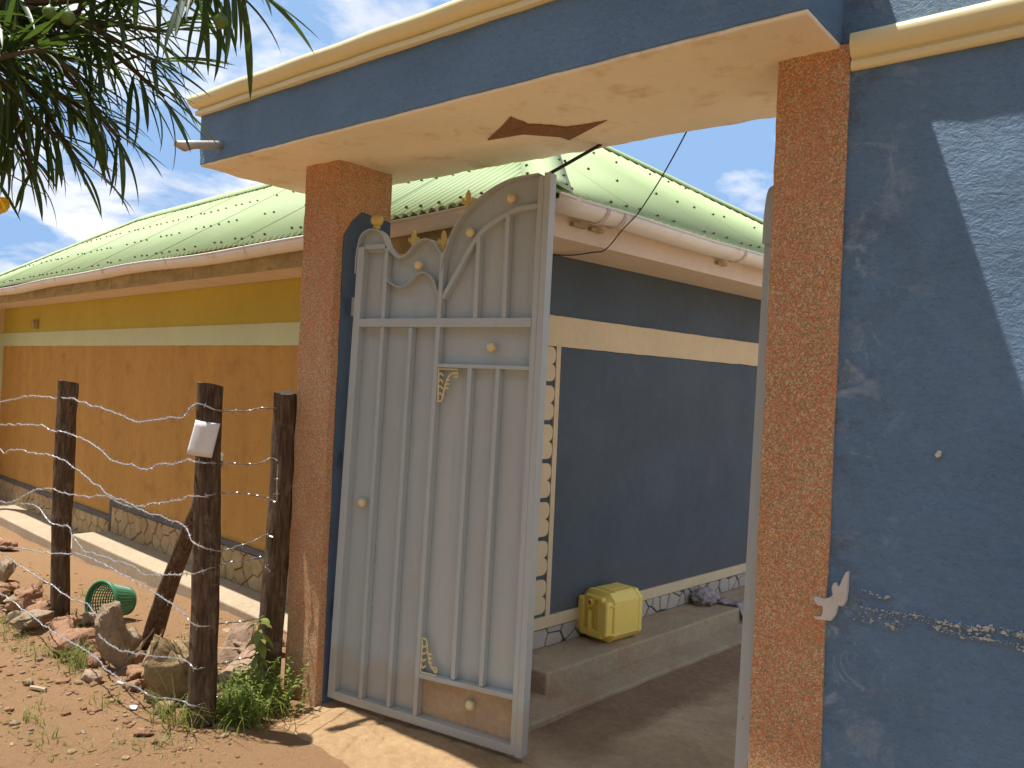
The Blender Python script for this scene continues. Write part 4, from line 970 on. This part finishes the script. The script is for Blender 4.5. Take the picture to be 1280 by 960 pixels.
# loose pebbles and clods: uncountable
g = Geo(); rg = random.Random(5); pass
ico = bmesh.new(); bmesh.ops.create_icosphere(ico, subdivisions=1, radius=1); iv = [v.co.copy() for v in ico.verts]; ifc = [tuple(v.index for v in f.verts) for f in ico.faces]; ico.free()
PEB = {}
for i in range(3600):
    if rg.random() < .55: x = rg.uniform(-6.5, -3.1); y = 2.15+rg.gauss(0, .28)
    else: x = rg.uniform(-9.5, -2.4); y = rg.uniform(1.0, 3.2)
    a, b = toH(x, y)
    if b > -.40 or (y > 2.18 and x > -3.25) or (PL[0]-.02 < x < PL[1] and y > 2.48): continue
    s_ = min(.035, rg.lognormvariate(-5.1, .65)); z = gz(x, y); mt = rg.choice(['soil', 'soil', 'rockA', 'rockC', 'rockB'])
    gg = PEB.setdefault(mt, Geo()); q = rg.random()*6; e = (rg.uniform(.7, 1.4), rg.uniform(.7, 1.2), rg.uniform(.4, .8))
    gg.add([V((x+s_*(p.x*e[0]*math.cos(q)-p.y*e[1]*math.sin(q)), y+s_*(p.x*e[0]*math.sin(q)+p.y*e[1]*math.cos(q)), z+s_*(p.z*e[2]*(.8+.4*rg.random())+.15))) for p in iv], ifc)
for mt, gg in PEB.items(): tag(mesh('pebbles', gg.v, gg.f, mt), 'loose pebbles and clods scattered over the soil', 'pebbles', None, 'stuff')
# bits of white litter
for i, (x, y) in enumerate([(-4.70, 2.66), (-4.15, 2.0), (-3.81, 1.90)]):
    z = gz(x, y); vs = [V((x+.03*math.cos(q*1.05)*random.uniform(.6, 1.1), y+.02*math.sin(q*1.05), z+.008+random.uniform(0, .014))) for q in range(6)]+[V((x, y, z+.02))]
    o = mesh('paper_scrap', vs, [(q, (q+1) % 6, 6) for q in range(6)], 'white', None, False, (x, y, z)); md = o.modifiers.new('t', 'SOLIDIFY'); md.thickness = .003
    tag(o, 'tiny scrap of white litter on the soil by the fence', 'litter', 'white litter scraps')

# ------------------------------------------------------------------ plants
def blade(g, p, az, ln, wd, bend, seg=4, fold=0.0, droop=0):
    d = V((math.cos(az), math.sin(az), 0)); s_ = V((-d.y, d.x, 0)); n0 = len(g.v)
    for i in range(seg+1):
        t = i/seg; an = bend*t; c = V(p)+d*(ln*t*math.sin(an*.8+.12))+up*(ln*t*math.cos(an*.8+.12)); w_ = wd*(1-t**1.6)+.0004
        g.v += [c-s_*w_, c+s_*w_]
    for i in range(seg): g.f.append((n0+2*i, n0+2*i+1, n0+2*i+3, n0+2*i+2))
g = Geo(); rg = random.Random(21)
tufts = [(-5.9, 2.05, .10, 26), (-5.65, 2.02, .10, 24), (-5.5, 2.0, .09, 20), (-4.95, 1.95, .12, 20), (-4.75, 2.0, .15, 36), (-4.62, 2.02, .16, 40), (-4.55, 1.96, .10, 20), (-5.2, 1.9, .08, 16), (-5.3, 2.25, .12, 14), (-6.3, 2.1, .09, 20),
         (-3.98, 1.86, .10, 16), (-3.62, 1.95, .12, 20), (-3.5, 1.97, .20, 26), (-3.44, 1.92, .24, 22), (-4.15, 1.62, .07, 14), (-4.0, 1.55, .08, 16), (-3.7, 1.5, .09, 14), (-4.6, 1.45, .06, 14), (-4.95, 1.55, .05, 16), (-5.05, 1.40, .08, 26), (-6.6, 2.9, .07, 20), (-7.3, 2.85, .07, 20), (-6.2, 3.0, .06, 12), (-4.85, 2.75, .05, 10), (-3.3, 1.75, .10, 10), (-6.9, 2.2, .08, 20)]
for (x, y, h_, n) in tufts:
    for i in range(n):
        px, py = x+rg.gauss(0, .045), y+rg.gauss(0, .035); blade(g, (px, py, gz(px, py)-.004), rg.random()*6.283, h_*rg.uniform(.5, 1.25), rg.uniform(.0015, .0032), rg.uniform(.3, 1.5))
for i in range(1500):                              # thin low grass over the trodden soil
    x = rg.uniform(-6.8, -2.9); y = rg.uniform(1.1, 2.3)
    if noise.noise(V((x*1.6, y*1.6, 4)))+rg.gauss(0, .15) < .12: continue
    blade(g, (x, y, gz(x, y)-.003), rg.random()*6.283, rg.uniform(.02, .055), rg.uniform(.001, .002), rg.uniform(.6, 1.9), 3)
tag(mesh('grass', g.v, g.f, 'grass'), 'sparse short grass growing in tufts on the soil', 'grass', None, 'stuff')
# dense weed clump between the plate post and the pillar
wc = thing('weed_clump', (-3.36, 2.2, 0), 'dense clump of green weeds and grass filling the gap beside the pillar foot', 'weeds')
g = Geo(); rg = random.Random(31); stem = Geo()
def leaflet(g, p, d, ln, wd):
    d = V(d).normalized(); s_ = d.cross(up); s_ = s_.normalized() if s_.length > .01 else V((1, 0, 0)); n_ = s_.cross(d); n0 = len(g.v)
    g.v += [V(p), V(p)+d*ln*.3-s_*wd*.8+n_*.1*wd, V(p)+d*ln*.35, V(p)+d*ln*.3+s_*wd*.8+n_*.1*wd, V(p)+d*ln*.68-s_*wd*.72-n_*.1*ln, V(p)+d*ln*.7-n_*.08*ln, V(p)+d*ln*.68+s_*wd*.72-n_*.1*ln, V(p)+d*ln-n_*.2*ln]
    g.f += [tuple(n0+i for i in q) for q in ((0, 1, 2), (0, 2, 3), (1, 4, 5, 2), (2, 5, 6, 3), (4, 7, 5), (5, 7, 6))]
for i in range(95):
    x = rg.uniform(-3.58, -3.22); y = rg.uniform(2.10, 2.47)-.03; 
    if x > -3.3 and y > 2.42: continue
    z = gz(x, y); h_ = rg.uniform(.06, .22)*(1-.5*ss(2.3, 2.0, y)); az = rg.random()*6.28; q = V((x+rg.gauss(0, .05), y+rg.gauss(0, .04), z+h_))
    pts = [V((x, y, z-.01)), V((x, y, z)).lerp(q, .5)+V((rg.gauss(0, .012), rg.gauss(0, .012), .012)), q]; stem.tube(pts, [.0022, .0018, .001], 4)
    ln = spline(pts, 5)
    for t in ln[2:]:
        for s_ in range(3): a = rg.random()*6.28; leaflet(g, t, (math.cos(a), math.sin(a), rg.uniform(-.2, .7)), rg.uniform(.014, .034), rg.uniform(.005, .009))
for i in range(260):
    x = rg.gauss(-3.36, .10); y = rg.gauss(2.18, .10); blade(g, (x, y, gz(x, y)-.005), rg.random()*6.28, rg.uniform(.08, .24), rg.uniform(.0015, .003), rg.uniform(.2, 1.1))
mesh('foliage', g.v, g.f, 'weed', wc); stem.build('stems', 'weed', wc)
# tall broad-leaved seedling beside the squared post
sd = thing('leafy_seedling', (-3.44, 2.33, 0), 'tall broad-leaved green seedling growing up against the squared fence post', 'plant')
sp_ = spline([(-3.44, 2.33, -.02), (-3.45, 2.34, .14), (-3.44, 2.33, .28), (-3.47, 2.35, .42)], 6); Geo().tube(sp_, [.006-.004*i/len(sp_) for i in range(len(sp_))], 6).build('stem', 'weed', sd)
for i in range(22):
    t = .25+.75*i/22; p = sp_[min(len(sp_)-1, int(t*(len(sp_)-1)))]; a = i*2.4; d = V((math.cos(a), math.sin(a), rg.uniform(-.5, .25))).normalized()
    ln, wd = rg.uniform(.06, .10), rg.uniform(.014, .022); g = Geo(); s_ = d.cross(up).normalized(); n_ = s_.cross(d)
    for k in range(7):
        q = k/6; c = p+d*(ln*q*(1-.12*q))-up*(ln*.45*q*q); w_ = wd*math.sin(math.pi*min(1, q*.93+.06))**.8
        g.v += [c-s_*w_+n_*w_*.35, c.copy(), c+s_*w_+n_*w_*.35]
    for k in range(6): g.f += [(3*k, 3*k+1, 3*k+4, 3*k+3), (3*k+1, 3*k+2, 3*k+5, 3*k+4)]
    mesh('leaf', g.v, g.f, 'weed', sd, True)

# ------------------------------------------------------------------ oleander tree overhanging from the left
tree = thing('yellow_oleander_tree', (-2.55, .05, 0), 'yellow oleander tree whose narrow drooping leaves hang above the fence side', 'tree')
TB = V((-2.55, .05, -.1)); LM = []
g = Geo(); g.tube(spline([TB, (-2.58, .06, .6), (-2.50, .10, 1.3), (-2.45, .12, 1.9)], 6), [.075-.0018*i for i in range(19)], 10); autosmooth(g.build('trunk', 'wood', tree), 60)
def P(px, py, d):      # a place along the hanging branches: reach to the right, height, distance out
    v = fw+cr*((px-640)/1025)-cu*((py-480)/1025); return V((0, 0, EYE))+v*d
rg = random.Random(77)
# tips: place, direction of growth (right, up, out), number of leaves, leaf length
TIPS = [((205, 120, 1.58), (.75, -.55, .0), 20, .15), ((150, 175, 1.52), (.65, -.7, .0), 20, .15), ((100, 205, 1.58), (.6, -.8, .0), 18, .145), ((45, 225, 1.6), (.35, -.9, 0), 16, .14), ((215, 40, 1.55), (.85, -.1, 0), 18, .145), ((140, -5, 1.45), (.8, -.1, 0), 22, .14), ((312, -8, 1.42), (.35, -.6, .0), 34, .165), ((258, -12, 1.46), (-.35, -.75, .0), 16, .16), ((196, 78, 1.50), (.75, -.35, .0), 26, .150), ((165, 25, 1.62), (.8, .25, .2), 26, .14), ((105, 100, 1.48), (.7, -.5, 0), 28, .14), ((128, 150, 1.60), (.8, -.45, .1), 26, .145),
        ((60, 60, 1.40), (.6, .1, 0), 28, .13), ((70, 172, 1.55), (.7, -.6, 0), 28, .14), ((25, 120, 1.45), (.5, -.5, .2), 24, .13), ((30, 195, 1.62), (.5, -.85, 0), 22, .14), ((105, 10, 1.55), (.6, .3, 0), 26, .14),
        ((20, 10, 1.5), (.5, .4, 0), 24, .13), ((-15, 215, 1.45), (.4, -.9, 0), 12, .13), ((135, 85, 1.7), (.8, -.1, .3), 22, .13), ((-30, 90, 1.5), (.4, -.2, 0), 20, .14), ((195, -20, 1.6), (.8, .1, 0), 24, .14), ((80, 125, 1.72), (.6, -.4, .3), 22, .13),
        ((15, 65, 1.65), (.5, .1, .2), 20, .13), ((0, 160, 1.7), (.4, -.5, .2), 20, .13), ((50, 20, 1.75), (.3, .2, .2), 22, .13), ((0, 30, 1.38), (.5, -.2, .1), 20, .12), ((-60, 10, 1.6), (.2, .4, 0), 20, .13), ((250, -90, 1.5), (.6, .4, 0), 20, .13), ((-110, 160, 1.55), (-.2, -.5, 0), 20, .13), ((-120, 40, 1.7), (-.3, .3, 0), 20, .13), ((120, -80, 1.6), (.3, .8, 0), 20, .13), ((20, -90, 1.65), (.1, .8, 0), 20, .13), ((350, -120, 1.45), (.7, .3, 0), 18, .13)]
KN = [V((-2.40, .14, 2.0)), V((-2.2, .25, 2.25)), V((-2.1, .30, 2.45)), V((-2.05, .33, 2.15))]
LMESH = []
for k in range(8):                                  # leaf shapes shared by all leaves: narrow, folded along the midrib, arching
    vs = []; fs = []; bend = .12+.10*k; tw = .5*math.sin(k*2.3); n = 8
    for i in range(n+1):
        t = i/n; an = bend*t; x = math.sin(an)/bend if bend else t; z = -(1-math.cos(an))/bend; w_ = .036*(math.sin(math.pi*min(1, .04+t*.96))**.7) if t < 1 else .001
        a = tw*t; yv = V((0, math.cos(a), math.sin(a)))
        vs += [V((x, 0, z))-yv*w_+V((0, 0, .016*(w_/.036))), V((x, 0, z)), V((x, 0, z))+yv*w_+V((0, 0, .016*(w_/.036)))]
    for i in range(n): fs += [(3*i, 3*i+1, 3*i+4, 3*i+3), (3*i+1, 3*i+2, 3*i+5, 3*i+4)]
    me = bpy.data.meshes.new('leaf'); me.from_pydata(vs, [], fs); me.materials.append(M['leaf'])
    for p in me.polygons: p.use_smooth = True
    LMESH.append(me)
leaves = []
for ti, (pp, dr, nl_, ln) in enumerate(TIPS):
    nl_ = int(nl_*1.25)
    tip = P(*pp); d = (cr*dr[0]+cu*dr[1]+fw*dr[2]).normalized(); kn = min(KN, key=lambda q: (q-tip).length)
    back = tip-d*.22; g = Geo(); br_ = spline([kn, kn.lerp(back, .5)+up*.04, back, tip], 6)
    g.tube(br_, [.012-.009*i/len(br_) for i in range(len(br_))], 6); g.build('branch', 'twig', tree)
    s1 = d.orthogonal().normalized(); s2 = d.cross(s1)
    for i in range(nl_):
        t = rg.random()**.75; p = (br_[int(len(br_)*.45)] if rg.random() < .35 else back).lerp(tip, t); az = i*2.399+rg.uniform(-.3, .3); op = R(rg.uniform(20, 78))*(1.15-.45*t)
        q = d*math.cos(op)+(s1*math.cos(az)+s2*math.sin(az))*math.sin(op)+V((0, 0, -.10)); q.normalize()
        s_ = q.cross(up); s_ = s_.normalized() if s_.length > .05 else r0.copy(); n_ = s_.cross(q)
        L_ = ln*rg.uniform(.75, 1.12); mtx = Matrix((q*L_, -s_*L_*rg.uniform(.8, 1.1), n_*L_)).transposed().to_4x4(); mtx.translation = p
        rel = p-V((0, 0, EYE)); dp = rel.dot(fw); u_, v_ = 640+rel.dot(cr)/dp*1025, 480-rel.dot(cu)/dp*1025
        leaves.append((-60 < u_ < 420 and -70 < v_ < 330, mtx, rg.randrange(8)))
for k, me in enumerate(KN): pass
tinv = Matrix.Translation(-tree.location); cnt = 0; rest = Geo()
leaves.sort(key=lambda q: not q[0])
for vis, mtx, k in leaves:
    if vis and cnt < 300:
        o = bpy.data.objects.new('leaf', LMESH[k]); COL.objects.link(o); o.parent = tree; o.matrix_local = tinv @ mtx; cnt += 1
    else: rest.add([mtx @ v.co for v in LMESH[k].vertices], [tuple(p.vertices) for p in LMESH[k].polygons])
tag(mesh('leaf_mass', rest.v, rest.f, 'leaf', tree, True), kind='stuff')
for a, b in zip([TB+V((.1, .07, 2.0))]*4, KN): Geo().tube(spline([a, a.lerp(b, .5)+V((0, 0, .05)), b], 5), [.03-.0016*i for i in range(11)], 7).build('limb', 'twig', tree)
for (pp, r_) in (((276, 27, 1.40), .0125), ((84, 22, 1.38), .0125), ((62, 16, 1.40), .011)):
    c = P(*pp); g = Geo().lathe(c-up*r_, up, [(.001, 0), (r_*.55, r_*.18), (r_*.95, r_*.7), (r_*1.05, r_*1.1), (r_*.8, r_*1.7), (r_*.3, r_*2.05), (.0015, r_*2.3), (.0012, r_*3.6)], 14); autosmooth(g.build('fruit', 'fruit', tree), 80)
for (pp, s_) in (((-10, 246, 1.40), .026), ((24, 150, 1.56), .018)):
    c = P(*pp); fl = Geo(); ax_ = (-fw*.4+cr*.6-cu*.5).normalized(); u = ax_.orthogonal().normalized(); w2 = ax_.cross(u); n0 = 0
    for k in range(5):
        b0 = len(fl.v)
        for i in range(6):
            t = i/5
            for j in range(3):
                an = k*1.2566+(j-1)*(.5+.35*t)+.4*t; r_ = s_*(.12+.55*t*t); fl.v.append(c+ax_*(s_*1.2*t)+(u*math.cos(an)+w2*math.sin(an))*r_)
        for i in range(5):
            for j in range(2): fl.f.append((b0+i*3+j, b0+i*3+j+1, b0+i*3+j+4, b0+i*3+j+3))
    mesh('flower', fl.v, fl.f, 'petal', tree, True)
# ------------------------------------------------------------------ unseen trees added behind the viewer to cut sky light
def blocker_tree(loc, seed):
    t = thing('sky_blocker_tree', loc, 'broad dark green tree standing across the road from the gate', 'tree', 'trees across the road'); rg = random.Random(seed); B = V(loc)
    Geo().tube(spline([B-up*.3, B+V((.1, 0, 1.2)), B+V((0, .1, 2.6)), B+V((.1, 0, 4))], 4), [.22-.012*i for i in range(13)], 9).build('trunk', 'wood', t)
    g = Geo()
    for c in range(84):
        d = V((rg.gauss(0, 1), rg.gauss(0, 1), rg.gauss(0, .9))).normalized()*rg.uniform(.35, 1); cc_ = B+V((d.x*3.0, d.y*2.3, 5.6+d.z*4.9))
        for i in range(46):
            p = cc_+V((rg.gauss(0, .40), rg.gauss(0, .40), rg.gauss(0, .38))); a = V((rg.gauss(0, 1), rg.gauss(0, 1), rg.gauss(0, 1))).normalized(); b_ = a.orthogonal().normalized(); n0 = len(g.v)
            g.v += [p-a*.17, p-b_*.075, p+a*.17, p+b_*.075]; g.f.append((n0, n0+1, n0+2, n0+3))
    mesh('crown', g.v, g.f, 'leaf', t)
for i, x in enumerate((-15, -10.6, -6.2, -1.8, 2.6, 7.0)): blocker_tree((x, -6.6-.5*math.sin(i*2.1), -.1), 200+i)
for o in bpy.data.objects:
    for k in ('_abs', '_base'):
        if k in o: del o[k]
